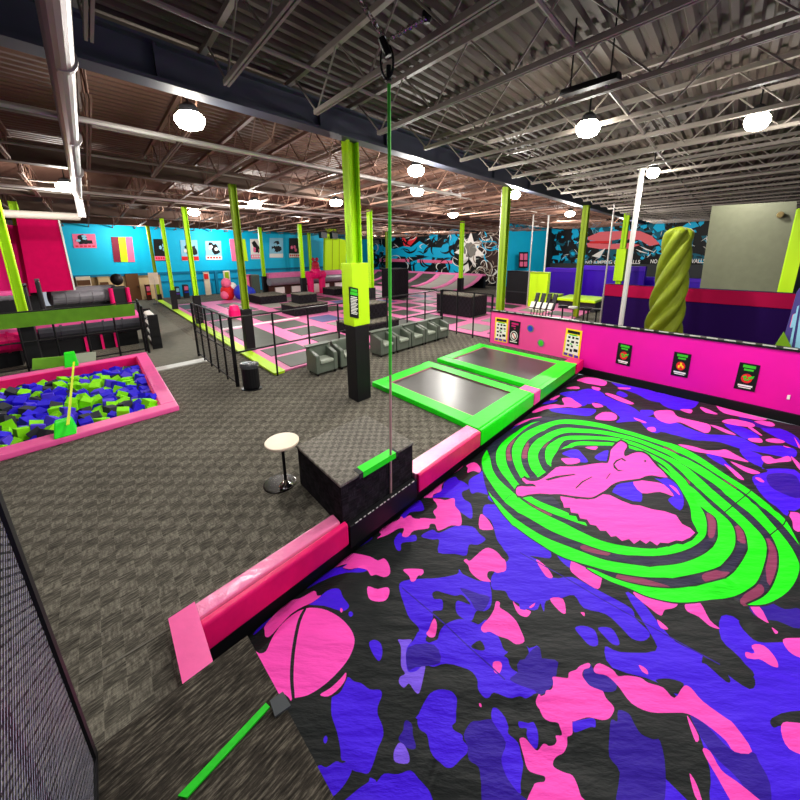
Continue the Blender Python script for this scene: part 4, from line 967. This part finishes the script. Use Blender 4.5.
def stripes(x0, y0, x1, y1, cols, label, sk=3):
    d = UB*-.02; v = 32.99; q = [pv(x0, y0, v), pv(x1, y0, v), pv(x1+sk, y1, v), pv(x0+sk, y1, v)]
    t = tag(MB().slab(q, d).build('stripe_panel', WHP), label, 'wall panel')
    f = lambda s, tt: (q[0]*(1-s)+q[1]*s)*(1-tt)+(q[3]*(1-s)+q[2]*s)*tt
    for i, m in enumerate(cols):
        n = len(cols); MB().slab([p+d for p in (f(i/n, 0), f((i+1)/n, 0), f((i+1)/n, 1), f(i/n, 1))], d*.4).build('stripe', m, t)
stripes(111, 237, 132, 262, [mat('wine_print', (120, 20, 50), .6), LIMED, PNKP], 'square panel of wine, lime and pink stripes on the blue wall')
stripes(229, 239, 245, 261, [PNKP, LIMED], 'pink and lime stripe panel behind the fence corner column')
# low things along the foot of the blue wall
def stand(name, label, cat, x0, y0, x1, y1, v, m, depth=.5, parts=()):
    a, c = pv(x0, y0, v), pv(x1, y1, v); ua, ub = uv(a)[0], uv(c)[0]; z1 = a.z
    t = thing(name, label, cat, W((ua+ub)/2, v, 0))
    MB().box(ua, ub, v, v+depth, 0, z1).build('body', m, t, bevel=.03)
    for nm, s0, t0, s1, t1, mm in parts:
        MB().box(ua+(ub-ua)*s0, ua+(ub-ua)*s1, v-.04, v, z1*(1-t1), z1*(1-t0)).build(nm, mm, t)
    return t
stand('arcade_cabinet', 'dark arcade cabinet with red front at the far end of the walkway', 'arcade machine', 145, 285, 153, 303, 32, mat('cab_brown', (70, 34, 30), .5), .6, [('screen', .15, .1, .85, .4, PNKP), ('control_panel', .1, .5, .9, .65, REDP)])
stand('arcade_cabinet', 'dark arcade cabinet with a coloured screen left of the white door', 'arcade machine', 175, 287, 182, 305, 31, DGREY, .6, [('screen', .15, .1, .85, .4, SKY), ('control_panel', .1, .5, .9, .6, VIOP)])
stand('arcade_cabinet', 'dark arcade cabinet with violet panel right behind the second lime column', 'arcade machine', 183, 285, 191, 304, 31.3, DGREY, .6, [('screen', .15, .1, .85, .4, PNKP), ('control_panel', .1, .5, .9, .6, BLUP)])
stand('display_board', 'white display board with red poster beside the blue door', 'board', 203, 272, 213, 304, 32.2, CREAM, .15, [('red_poster', .1, .08, .8, .3, REDP)])
stand('wall_cupboard', 'tall blue cupboard standing against the blue wall', 'cupboard', 214, 271, 221, 302, 32.3, BLUED, .2, [('door', .1, .05, .9, .95, mat('cup_blue', (12, 120, 160), .5))])
stand('wall_notice_board', 'cream notice board with olive poster beside the blue cupboard', 'board', 223, 271, 233, 300, 32.4, CREAM, .15, [('olive_poster', .2, .05, .8, .35, OLIVE)])
c = pv(228, 292, 27); p = W(*uv(c), 0); t = thing('inflatable_toy', 'red and white inflatable figure at the far side of the court', 'inflatable', p)
b = MB(); b.ball(p+Z3*.5, .45, 12, 0, 1.1); b.build('body', REDP, t, smooth=True)
for dx, dz, r in ((-.3, .35, .25), (.3, .8, .28), (-.1, 1.05, .3), (.35, .3, .25)):
    b = MB(); b.ball(p+UA*dx+Z3*dz-UB*.15, r, 10); b.build('bulge', WHP if dx > 0 else PNKP, t, smooth=True)
p = W(*uv(pv(243, 292, 26)), 0); t = thing('inflatable_toy', 'blue inflatable ball-like figure beside the red and white inflatable', 'inflatable', p)
b = MB(); b.ball(p+Z3*.5, .55, 14, 0, .9); b.build('body', BLUP, t, smooth=True)
b = MB(); b.ball(p+UA*.45+Z3*.4, .4, 12); b.build('side_bulge', BLUP, t, smooth=True)
b = MB(); b.box(*[uv(p)[0]+.1, uv(p)[0]+.7, uv(p)[1]+.3, uv(p)[1]+.6], .6, 1.5); b.build('back_panel', PNKP, t, bevel=.1)
stand('padded_cabinet', 'grey-green padded cabinet at the left end of the barrier row', 'cabinet', 251, 275, 261, 294, 26, mat('sage_pad', (84, 96, 84), .6), .8, [('door', .08, .05, .92, .95, mat('sage_dark', (68, 80, 70), .6))])
# wipe-out barrier row
p0, p1 = pv(268, 275, 27), pv(343, 275, 27); t = thing('padded_barrier', 'long pink-topped padded barrier with grey roll before the blue wall', 'barrier', W(uv(p0)[0], 27, 0))
ua, ub = uv(p0)[0], uv(p1)[0]
MB().box(ua, ub, 26.8, 27.8, 1.1, 1.5).build('top_pad', PADP, t, bevel=.08)
b = MB(); b.tube(W(ua, 26.9, .95), W(ub, 26.9, .95), .26, 14); b.build('roll', GREYV, t)
MB().box(ua, ub, 27.1, 27.8, 0, 1.0).build('base_panel', mat('base_brown', (70, 40, 34), .6), t)
for i in range(5):
    x = ua+.5+i*(ub-ua)/5; MB().box(x, x+.8, 26.95, 27.1, .15, .55).build('front_plate', WHP, t)
p = W(*uv(pv(317, 292, 25.5)), 0); u, v = uv(p); t = thing('pink_arch', 'hot pink inflatable arch with a red figure on top at the court edge', 'arch', p)
w_ = (uv(pv(325, 280, 25.5))[0]-uv(pv(309.5, 280, 25.5))[0])/2; zt = pv(317, 270.5, 25.5).z
for s in (-1, 1): b = MB(); b.tube(W(u+s*w_*.75, v, 0), W(u+s*w_*.75, v, zt-.2), .22, 12); b.build('arch_leg', HOT, t)
b = MB(); b.tube(W(u-w_, v, zt-.3), W(u+w_, v, zt-.3), .27, 12); b.ball(W(u, v, zt-.15), .4, 10); b.build('arch_top', HOT, t)
b = MB(); b.ball(W(u, v, zt+.4), .26, 10); b.ball(W(u-.18, v, zt+.75), .12, 8); b.ball(W(u+.18, v, zt+.75), .12, 8); b.ball(W(u, v, zt+.15), .3, 8); b.build('top_figure', mat('red_figure', (170, 24, 50), .5), t, smooth=True)
MB().box(u-.5, u+.5, v+.2, v+.3, .1, .7).build('white_back', WHP, t)
# lime padded wall
q = [pv(325.5, 236, 30), pv(346, 240, 30), pv(346, 272, 30), pv(325, 270, 30)]; t = tag(MB().slab(q, UB*.4).build('padded_wall_panel', LIMED), 'bright lime padded wall section left of the large column', 'wall panel')
for k in (.33, .66): MB().slab([p-UB*.03 for p in sub(q, k-.012, 0, k+.012, 1)], UB*.02).build('seam', OLIVE, t)
q = [pv(327, 228, 30), pv(336, 228, 30), pv(338, 240, 30), pv(325.5, 240, 30)]; MB().slab(q, UB*.3).build('peak', LIMED, t)
# black speakers above the lime wall
for x, y, l in ((324, 231, 'black loudspeaker hanging above the left edge of the lime padded wall'), (335, 232, 'black loudspeaker hanging above the middle of the lime padded wall')):
    p = pv(x, y, 28); t = thing('hanging_speaker', l, 'speaker', p)
    MB().slab([p+UA*-.35, p+UA*.35, p+UA*.3+Z3*-.5, p-UA*.3-Z3*.5], UB*.5).build('speaker_body', BLACKM, t)
    MB().tube(p+UB*.2, p+UB*.2+Z3*1.4, .03, 6).build('hanger', BLACKM, t)

# ================================================================ MURALS
def mural(name, label, U, seed, xr, yr, n, cols, extra):
    d = UA*-.02; r = random.Random(seed)
    q = [pu(xr[0], yr[0], U), pu(xr[1], yr[1], U), pu(xr[1], yr[3], U), pu(xr[0], yr[2], U)]
    t = tag(MB().slab(q, d).build(name, BLKP), label, 'mural')
    by = {}
    lay = {}
    f = lambda s, tt: (q[0]*(1-s)+q[1]*s)*(1-tt)+(q[3]*(1-s)+q[2]*s)*tt
    cl = lambda x: min(1, max(0, x))
    for i in range(n):
        m, k, sz = r.choice(cols); b = by.setdefault(m.name+'_%d' % k, (m, MB()))[1]
        c = (r.random(), r.uniform(.08, .92)); a = r.uniform(0, 3.1); e = r.uniform(.25, .8) if sz > 0 else .09; sz = abs(sz); o = []
        nn = r.choice([5, 6, 7])
        if U < 31 and c[0] > .74 and m in (CYAN, TEAL): b = by.setdefault(BLKP.name+'_%d' % k, (BLKP, MB()))[1]
        for j in range(nn):
            th = 2*math.pi*j/nn; rr = sz*r.uniform(.4, 1.1); x, y = rr*math.cos(th), e*rr*math.sin(th)
            o.append(f(cl(c[0]+(x*math.cos(a)-y*math.sin(a))*.55), cl(c[1]+(x*math.sin(a)+y*math.cos(a))*1.4))+d*(1+.5*k+.004*i))
        b.slab(o, d*.4)
    for kk, (m, b) in by.items(): b.build('painted_pattern', m, t)
    for nm, m, polys in (scribbles[:1] if U < 31 else [])+list(extra)+(scribbles[1:] if U < 31 else []):
        lev = lev+1 if 'lev' in dir() else 0
        b = MB()
        for poly in polys: b.add([pu(x, y, U)+d*(4+.6*lev) for x, y in poly], [tuple(range(len(poly)))])
        b.build(nm, m, t)
    return t
def arcs(seed, n, x0, x1, y0, y1, th):
    r = random.Random(seed); o = []
    for i in range(n):
        cx, cy, rr, a0, da, e = r.uniform(x0, x1), r.uniform(y0, y1), r.uniform(3, 9), r.uniform(0, 6.28), r.uniform(1.2, 3.6), r.uniform(.6, 1.3)
        p = [(cx+rr*math.cos(a0+da*k/7), cy+rr*e*math.sin(a0+da*k/7)) for k in range(8)]
        q = [(cx+(rr-th*math.sin(math.pi*k/7)-.15)*math.cos(a0+da*k/7), cy+(rr-th*math.sin(math.pi*k/7)-.15)*e*math.sin(a0+da*k/7)) for k in range(8)]
        p, q = [[(min(503, max(353, x)), min(284, max(224, y))) for x, y in w] for w in (p, q)]
        for k in range(7): o.append([p[k], p[k+1], q[k+1], q[k]])
    return o
scribbles = [('brown_haze', mat('brown_print', (52, 30, 26), .7), [[(478, 224), (503, 221), (501, 282), (482, 279)]]),
             ('black_curves', BLKP, arcs(3, 42, 385, 470, 230, 270, 1.6)), ('white_curves', WHP, arcs(4, 16, 356, 470, 230, 268, .9)+arcs(5, 26, 478, 500, 228, 280, .8)),
             ('grey_curves', mat('warm_grey_print', (150, 132, 118), .6), arcs(6, 30, 476, 500, 226, 280, .9)), ('cyan_curves', CYAN, arcs(7, 8, 480, 500, 232, 262, 1.2))]
def star(cx, cy, r1, r2, n, o=0): return [(cx+(r1 if k % 2 == 0 else r2)*math.cos(math.pi*k/n+o), cy+(r1 if k % 2 == 0 else r2)*1.15*math.sin(math.pi*k/n+o)) for k in range(2*n)]
GRYP = mat('grey_print', (120, 118, 112), .6); TEAL = mat('teal_print', (10, 90, 110), .6)
ex = [('red_tag', mat('red_tag', (244, 48, 60), .6), [[(401, 233), (406, 236), (408, 242), (413, 236), (418, 235), (417, 239), (409, 248), (405, 248)]]),
      ('cyan_field', CYAN, [[(384, 247), (395, 249), (404, 246), (412, 247), (420, 241), (430, 247), (446, 248), (454, 250), (455, 257), (440, 258), (424, 256), (410, 257), (396, 256), (384, 255)], [(411, 262), (420, 259), (433, 256), (432, 264), (424, 272), (413, 273)], [(446, 264), (455, 262), (462, 268), (460, 275), (450, 273)], [(449, 232), (457, 226), (462, 232), (455, 244), (450, 246)], [(428, 226), (436, 225), (440, 238), (434, 244), (430, 238)]]),
      ('white_blossom', WHP, [star(470.5, 250, 16, 8, 7, .3), [(462, 262), (468, 258), (470, 270), (464, 274)]]),
      ('blossom_core', GRYP, [star(470.5, 250, 7, 6, 9)]), ('pink_bar', PNKP, [[(380, 258.5), (410, 259), (410, 262), (380, 261.5)], [(418, 259.5), (453, 260.5), (453, 263.5), (418, 262.5)]])]
mural('graffiti_mural', 'black graffiti mural with cyan lettering shapes and white blossom above the sloping trampolines', 29.99, 21, (352, 504), (231, 219, 275, 289), 300, [(CYAN, 0, .06), (CYAN, 0, .08), (BLKP, 1, .06), (WHP, 1, -.06), (GRYP, 1, -.05), (BLKP, 2, .045), (WHP, 2, -.05), (TEAL, 0, .05), (BLKP, 2, -.09), (CYAN, 2, .03), (GRYP, 0, .05)], ex)
PK = mat('salmon_print', (226, 104, 112), .6)
ex2 = [('pink_sweep', PK, [[(588, 237), (600, 232), (620, 231), (640, 231), (652, 236), (660, 244), (650, 246), (640, 240), (620, 239), (604, 242), (588, 240)], [(587, 243), (610, 244), (630, 243), (640, 245), (628, 249), (600, 249), (588, 247)]]),
       ('red_bar', REDP, [[(590, 241), (612, 241), (612, 243.5), (590, 243.5)]]),
       ('white_flares', WHP, [[(592, 256), (606, 248), (600, 258)], [(636, 249), (650, 254), (640, 252)], [(640, 246), (655, 252), (646, 250)]])]
t2 = mural('graffiti_mural', 'teal and black graffiti mural with salmon sweep and white lettering at the right', 33.99, 5, (552, 712), (222, 214, 270, 266), 300, [(CYAN, 0, .09), (TEAL, 0, .1), (TEAL, 0, .08), (BLKP, 1, .06), (BLKP, 1, .05), (SKY, 1, -.05), (WHP, 2, -.05), (BLKP, 2, -.08), (CYAN, 2, .03), (CYAN, 1, .05)], ex2)
def lettering(par, text, px0, px1, py, U, hgt):
    a, c = pu(px0, py, U-.12), pu(px1, py-.3, U-.12)
    cu = bpy.data.curves.new('lettering_outline', 'FONT'); cu.body = text; cu.size = 1; cu.offset = .02
    tmp = bpy.data.objects.new('lettering_outline', cu); C.objects.link(tmp)
    bpy.context.view_layer.update()
    src = tmp.evaluated_get(bpy.context.evaluated_depsgraph_get()).to_mesh()
    co = [v.co.copy() for v in src.vertices]; fc = [tuple(p.vertices) for p in src.polygons]
    w = max(p.x for p in co); xax = (c-a)/w
    b = MB(); b.add([a+xax*p.x+Z3*p.y*hgt for p in co], fc)
    bpy.data.objects.remove(tmp); bpy.data.curves.remove(cu)
    b.build('lettering', WHP, par)
lettering(t2, 'NO JUMPING OFF WALLS', 585, 640, 264, 33.9, .34)
lettering(t2, 'NO JUMPING OFF WALLS', 650, 705, 263.2, 33.9, .34)

# ================================================================ RIGHT-HAND AREA
def pad_u(name, label, cat, U, x0, y0, x1, y1, m, th=.4, z0=None, extra=()):
    a, c = pu(x0, y0, U), pu(x1, y1, U); va, vb = uv(a)[0:2][1], uv(c)[1]
    zt = (a.z+pu(x1, y0, U).z)/2; zb = c.z if z0 is None else z0
    t = thing(name, label, cat, W(U, (va+vb)/2, max(0, zb)))
    MB().box(U, U+th, vb, va, zb, zt).build('padding', m, t, bevel=.04)
    for nm, t0, t1, mm in extra: MB().box(U-.03, U, vb, va, zb+(zt-zb)*(1-t1), zb+(zt-zb)*(1-t0)).build(nm, mm, t, bevel=.01)
    return t
pad_u('padded_barrier', 'dark purple padded barrier with raspberry top band behind the magenta wall', 'barrier', 14, 605, 288, 789, 352, DPURP, .35, 0, [('top_band', 0, .2, RED2)])
b = MB(); a, c = pu(605, 287, 14), pu(790, 299, 14); b.tube(W(14.17, uv(a)[1], 1.66), W(14.17, uv(c)[1], 1.66), .02, 6); tag(b.build('barrier_cap_rail', GALV), 'pale rail along the top of the raspberry band', 'rail')
pad_u('padded_bench_back', 'violet padded wall behind the lime seats, right of the hanging white pole', 'padded wall', 25, 579, 266, 641, 300, PURP, .5, 0, [('top_roll', 0, .12, mat('violet_light', (84, 34, 205), .5))])
pad_u('padded_bench_back', 'violet padded wall section left of the dark lime column', 'padded wall', 24, 545, 268, 574, 300, PURP, .5, 0, [('top_roll', 0, .12, mat('violet_light', (84, 34, 205), .5))])
pad_u('padded_bench_back', 'violet padded wall low to the right behind the thick white pole', 'padded wall', 26, 641, 278, 712, 300, PURP, .5, 0, [('top_roll', 0, .12, mat('violet_light', (84, 34, 205), .5))])
pad_u('padded_wall_strip', 'charcoal padded strip under the right graffiti mural', 'padded wall', 33, 550, 264, 712, 290, mat('charcoal_pad', (46, 48, 50), .6), .4, 0)
pad_u('wall_panel_block', 'black padded block right of the dark lime column at the pink wall end', 'padded wall', 20, 507, 271, 529, 312, BLACKPAD, .4, 0, [('seam_band', .6, .63, DGREY)])
pad_u('wall_panel_block', 'lime padded block beside the black and white rental chairs', 'padded wall', 19.5, 530, 272, 545, 312, LIMED, .4, 0, [('edge_band', .0, .04, OLIVE)])
for x0, x1, y, U, l in ((545, 557, 294.5, 22, 'short lime seat pad beside the lime padded block'), (563, 601, 296, 21, 'long lime seat pad around the dark lime column')):
    a, c = pu(x0, y, U), pu(x1, y+.6, U); t = thing('bench_seat', l, 'bench', W(U, uv(c)[1], 0))
    MB().box(U-1, U+1.2, uv(c)[1], uv(a)[1], a.z-.12, a.z).build('seat_pad', LIMED, t, bevel=.03)
    MB().box(U-.8, U+1.0, uv(c)[1]+.05, uv(a)[1]-.05, 0, a.z-.12).build('seat_base', DGREY, t)
for i, l in enumerate(['black rental chair with white stripe, leftmost of the tilted row', 'black rental chair with white stripe, second of the tilted row', 'black rental chair with white stripe, third of the tilted row', 'black rental chair with white stripe, last of the tilted row']):
    p = W(*uv(pu(534+6*i, 309-.6*i, 17)), 0); u, v = uv(p); t = thing('stacking_chair', l, 'chair', p, 'black striped chairs beyond the pink wall')
    MB().hexa([W(u, v-.1, .35), W(u+.1, v-.1, .35), W(u+.1, v+.1, .35), W(u, v+.1, .35)], [W(u+.35, v-.1, .95), W(u+.45, v-.1, .95), W(u+.45, v+.1, .95), W(u+.35, v+.1, .95)]).build('backrest', BLACKPAD, t)
    MB().box(u-.4, u+.05, v-.1, v+.1, .33, .4).build('seat', BLACKPAD, t); MB().hexa([W(u-.43, v-.1, .33), W(u-.38, v-.1, .33), W(u-.38, v+.1, .33), W(u-.43, v+.1, .33)], [W(u-.15, v-.1, .62), W(u-.1, v-.1, .62), W(u-.1, v+.1, .62), W(u-.15, v+.1, .62)]).build('white_stripe', WHP, t)
    for dv in (-.08, .08): MB().tube(W(u-.2, v+dv, 0), W(u-.1, v+dv, .34), .02, 6).build('leg', BLACKM, t)
for i, (x, y) in enumerate(((563, 306), (573, 309), (588, 312), (597, 308), (585, 303))):
    p = W(*uv(pu(x, y, 16)), 0); u, v = uv(p); t = thing('bar_stool', ['dark bar stool nearest the striped chairs', 'dark bar stool just left of the dark lime column', 'dark bar stool just right of the dark lime column', 'dark bar stool nearest the purple barrier', 'dark bar stool behind the dark lime column'][i], 'stool', p, 'dark stools beyond the pink wall')
    MB().lathe(p, [(.17, .62), (.18, .66), (.16, .69)], 14).build('seat', BLACKPAD if i != 1 else STEELW, t)
    MB().tube(p, p+Z3*.62, .03, 8).build('post', CHROME if i == 1 else BLACKM, t); MB().lathe(p, [(.18, 0), (.17, .03), (.03, .05)], 14).build('base', BLACKM, t)
a, c = pu(510, 283, 20.8), 0
stand_p = W(*uv(pu(523, 262, 22)), 0)
# little framed notice on blue jog
q = [pu(519, 252, 30.6), pu(528, 252, 31.5), pu(527.5, 268, 31.5), pu(518.5, 268, 30.6)]; t = tag(MB().slab(q, UB*-.03).build('vending_panel', BLKP), 'black notice panel with pale prints on the blue wall section', 'panel')
b = MB()
for s0, t0, s1, t1 in ((.1, .1, .45, .5), (.55, .1, .9, .5), (.1, .6, .45, .9), (.55, .6, .9, .9)): b.slab([p-UB*.03 for p in sub(q, s0, t0, s1, t1)], UB*-.01)
b.build('print', PNKP, t)
# twisted cloth on its post
base = W(*uv(pu(668, 300, 12.3)), 0); tt = thing('twisted_cloth', 'olive green cloth twisted tightly around a post behind the magenta wall', 'cloth', base)
vs, fs = [], []; n, m_ = 48, 60; zt = pu(690, 226, 12.3).z
for k in range(m_+1):
    s = k/m_; z = s*zt; r = .43-.15*s; tw = -s*6.5
    if s > .95: r *= math.sqrt(max(.02, 1-((s-.95)/.05)**2))
    for i in range(n):
        a = 2*math.pi*i/n; rr = r*(.60+.48*abs(math.sin(2.5*(a+tw)+.2*math.sin(z*3)))**.7+.03*math.sin(11*(a+tw))); vs.append(base+Vector((rr*math.cos(a), rr*math.sin(a), z)))
for k in range(m_):
    for i in range(n): fs.append((k*n+i, k*n+(i+1) % n, (k+1)*n+(i+1) % n, (k+1)*n+i))
b = MB(); b.add(vs, fs); b.build('cloth_wrap', TWIST, tt, smooth=True)
MB().tube(base, base+Z3*(zt-.05), .04, 8).build('post', STEELW, tt)
# bell on soffit, banner and green triangle at the right edge
p = pu(780, 215, 15.98); b = MB(); b.tube(p, p-UA*.12, .075, 14); b.tube(p-UA*.12, p-UA*.16, .05, 14); tag(b.build('wall_bell', mat('brass', (150, 130, 90), .35, .4)), 'small round bell on the grey soffit wall', 'bell')
q = [pu(797, 292, 12.6), pu(830, 250, 12.6), pu(840, 372, 12.6), pu(779, 356, 12.6)]; t = tag(MB().slab(q, UA*.05).build('wall_banner', mat('banner_violet', (70, 62, 130), .6)), 'colourful blue and pink banner at the right edge beside the purple barrier', 'banner')
r = random.Random(9); b1, b2 = MB(), MB()
for i in range(12):
    s, w = r.uniform(.05, .85), r.uniform(.03, .1); (b1 if i % 2 else b2).slab([x-UA*.012*(1+i*.1) for x in sub(q, s, r.uniform(0, .4), s+w, r.uniform(.5, 1))], UA*-.01)
b1.build('pink_streaks', PNKP, t); b2.build('pale_streaks', SKY, t)
q = [pu(784, 332, 12.4), pu(794, 352, 12.4), pu(798, 358, 12.4), pu(770, 354, 12.4)]; tag(MB().slab(q, UA*.08).build('corner_pad', mat('grass_pad', (104, 150, 20), .5)), 'green triangular pad at the right end behind the magenta wall', 'pad')
# ================================================================ LEFT BACKGROUND
q = [pv(15, 213, 20), pv(57, 216, 20), pv(74, 290, 20), pv(30, 293, 20)]
t = tag(MB().slab(q, UB*.5).build('tall_wall_panel', CRIM), 'tall crimson wall panel behind the foam pit', 'wall panel')
MB().slab([pv(57, 216, 19.98), pv(58.5, 216, 19.98), pv(75.5, 290, 19.98), pv(74, 290, 19.98)], UB*.2).build('edge_trim', WHITE, t)
q = [pv(-60, 222, 20.6), pv(30, 226, 20.6), pv(30, 296, 20.6), pv(-60, 300, 20.6)]
tag(MB().slab(q, UB*.4).build('tall_wall_panel', ROSEW), 'bright rose wall panel at the far left behind the lime columns', 'wall panel')
def roll(label, x0, x1, y0, y1, v, m, pinktop):
    a, c = pv(x0, (y0+y1)/2, v), pv(x1, (y0+y1)/2, v); r = (pv(x0, y0, v).z-pv(x0, y1, v).z)/2
    zc = a.z; t = thing('inflatable_roll', label, 'inflatable', W((uv(a)[0]+uv(c)[0])/2, v, 0))
    ua, ub = uv(a)[0], uv(c)[0]
    b = MB(); b.tube(W(ua, v, zc), W(ub, v, zc), r, 18)
    for k in range(1, 5): x = ua+(ub-ua)*k/5; b.tube(W(x-.03, v, zc), W(x+.03, v, zc), r*1.06, 18)
    b.build('roll', m, t)
    b = MB(); b.tube(W(ua, v-.05, zc+r*.55), W(ub, v-.05, zc+r*.55), r*.72, 14); b.build('top_roll', pinktop, t)
    MB().box(ua+.05, ub-.05, v-.1, v+.5, 0, max(.05, zc-r*.6)).build('base', BLACKPAD, t)
    if m is ROLLG:
        for x in (.42, .58, .72): MB().box(ua+(ub-ua)*x, ua+(ub-ua)*x+.07, v-.16, v-.1, 0, zc-r*.3).build('pink_strap', HOT, t)
    return t
roll('long grey and pink inflatable roll behind the green banner railing', 35, 139, 322, 344, 16.2, ROLLG, PINK)
roll('pink inflatable roll end at the left edge under the banner', -60, 22, 332, 362, 15.6, HOT, PINK)
roll('pale grey inflatable roll in front of the beige alcove', 50, 116, 290, 306, 21, GREYV, GREYV)
roll('grey inflatable roll at the left edge below the crimson panel', -30, 18, 294, 304, 19, GREYV, PINK)
for x0, y0, x1, y1, v, l in ((20, 286, 33, 318, 16.0, 'black padded post under the nearest left lime column'), (34, 281, 47, 316, 17.0, 'black padded post right of the nearest left lime column')):
    a, c = pv(x0, y0, v), pv(x1, y1, v); t = thing('padded_post', l, 'post', W(uv(a)[0], v, 0))
    MB().box(uv(a)[0], uv(c)[0], v, v+.4, 0, a.z).build('pad', BLACKPAD, t, bevel=.04); MB().box(uv(a)[0], uv(c)[0], v, v+.4, a.z, a.z+.05).build('cap', ROLLG, t, bevel=.02)
a = pv(114, 284, 20.5); p = W(*uv(pv(119, 290, 20.5)), 0); u, v = uv(p); t = thing('inflatable_column', 'pink-edged black inflatable column at the end of the pale roll', 'inflatable', p)
MB().box(u-.28, u+.28, v, v+.4, 0, a.z-.1).build('body', BLACKPAD, t, bevel=.08)
for s in (-1, 1): MB().tube(W(u+s*.3, v, 0), W(u+s*.3, v, a.z-.15), .08, 10).build('edge_tube', HOT, t)
MB().ball(W(u, v+.2, a.z+.15), .22, 10).build('head', BLACKPAD, t, smooth=True)
# pads lying behind pit
for x0, x1, y0, y1, m, l in ((32, 70, 357, 370, BANNER, 'green mat leaning behind the foam pit'), (70, 96, 353, 366, mat('sage_mat', (140, 150, 132), .6), 'pale grey mat leaning behind the foam pit')):
    q = [pv(x0, y0+2, 14.15), pv(x1, y0-1, 14.15), pv(x1, y1-3, 14.02), pv(x0, y1, 14.02)]; b = MB(); b.slab([Vector((p.x, p.y, max(.03, p.z))) for p in q], UB*.08); tag(b.build('folding_mat', m, bevel=.01), l, 'mat')
# alcove openings at the back left
stand('service_counter', 'beige counter opening with red goods shelf at the far left', 'counter', 75, 277, 93, 291, 32.5, CREAM, .4, [('red_shelf', .05, .35, .95, .8, REDP), ('dark_gap', .05, .12, .95, .3, BROWN)])
stand('service_counter', 'beige framed counter opening left of the brown door', 'counter', 97, 277, 111, 290, 32.5, BEIGE, .4, [('frame', .15, .2, .9, .9, BROWN), ('opening', .22, .3, .83, .9, CREAM)])
a, c = pv(125, 275, 32.8), pv(143, 303, 32.8); t = thing('door_leaf', 'brown wooden door at the far end of the walkway', 'door', W(uv(a)[0], 32.8, 0))
MB().box(uv(a)[0], uv(c)[0], 32.8, 32.95, 0, 1.62).build('door_panel', BROWN, t, bevel=.01); MB().ball(W(uv(c)[0]-.12, 32.75, .85), .05, 8).build('door_knob', CHROME, t)
p = W(*uv(pv(155.5, 290, 29)), 0); t = thing('sign_stand', 'thin stand with a square cream sign beside the far walkway column', 'sign', p)
MB().tube(p, p+Z3*1.5, .03, 8).build('post', GALV, t); u, v = uv(p); MB().box(u-.28, u+.28, v-.03, v, 1.1, 1.75).build('sign_board', CREAM, t); MB().lathe(p, [(.25, 0), (.25, .04)], 14).build('foot', DGREY, t)
# shoe rack by the pit corner
p = W(1.25, 15.2, 0); t = thing('shoe_rack', 'black rack with rows of pale shoes beside the walkway', 'rack', p)
for z in (.1, .35, .6, .85): MB().box(1.2, 1.5, 14.6, 16.6, z, z+.03).build('shelf', BLACKM, t)
for v in (14.6, 16.57): MB().box(1.2, 1.5, v, v+.03, 0, 1.0).build('side_panel', BLACKM, t)
sh = None
for z in (.13, .38, .63, .88):
    for k in range(6):
        v = 14.75+k*.3
        if sh is None:
            b = MB(); b.hexa([W(-.11, -.05, 0), W(.11, -.05, 0), W(.11, .05, 0), W(-.11, .05, 0)], [W(-.08, -.04, .07), W(.1, -.04, .1), W(.1, .04, .1), W(-.08, .04, .07)]); sh = b.build('rental_shoe', WHP, origin=Vector((0, 0, 0)), bevel=.015); o = sh
            tag(sh, 'pale rental shoe standing on the black rack by the walkway', 'shoe', 'pale shoes on the black rack')
        else: o = dup(sh)
        o.location = W(1.35, v, z)

# dark bar heater hung between the joists
a, c = pz(562, 97, 4.15), pz(619, 79, 4.15); d = (c-a).normalized(); n_ = d.cross(Z3)*.05
t = thing('bar_heater', 'thin black bar fixture hanging between the joists above the white pole', 'ceiling fixture', (a+c)/2)
MB().hexa([a-n_, a+n_, c+n_, c-n_], [a-n_*.6+Z3*.06, a+n_*.6+Z3*.06, c+n_*.6+Z3*.06, c-n_*.6+Z3*.06]).build('bar', BLACKM, t)
for k in (.15, .85): p = a+(c-a)*k; MB().tube(p+Z3*.05, p+Z3*.65, .008, 5).build('hanger', BLACKM, t)
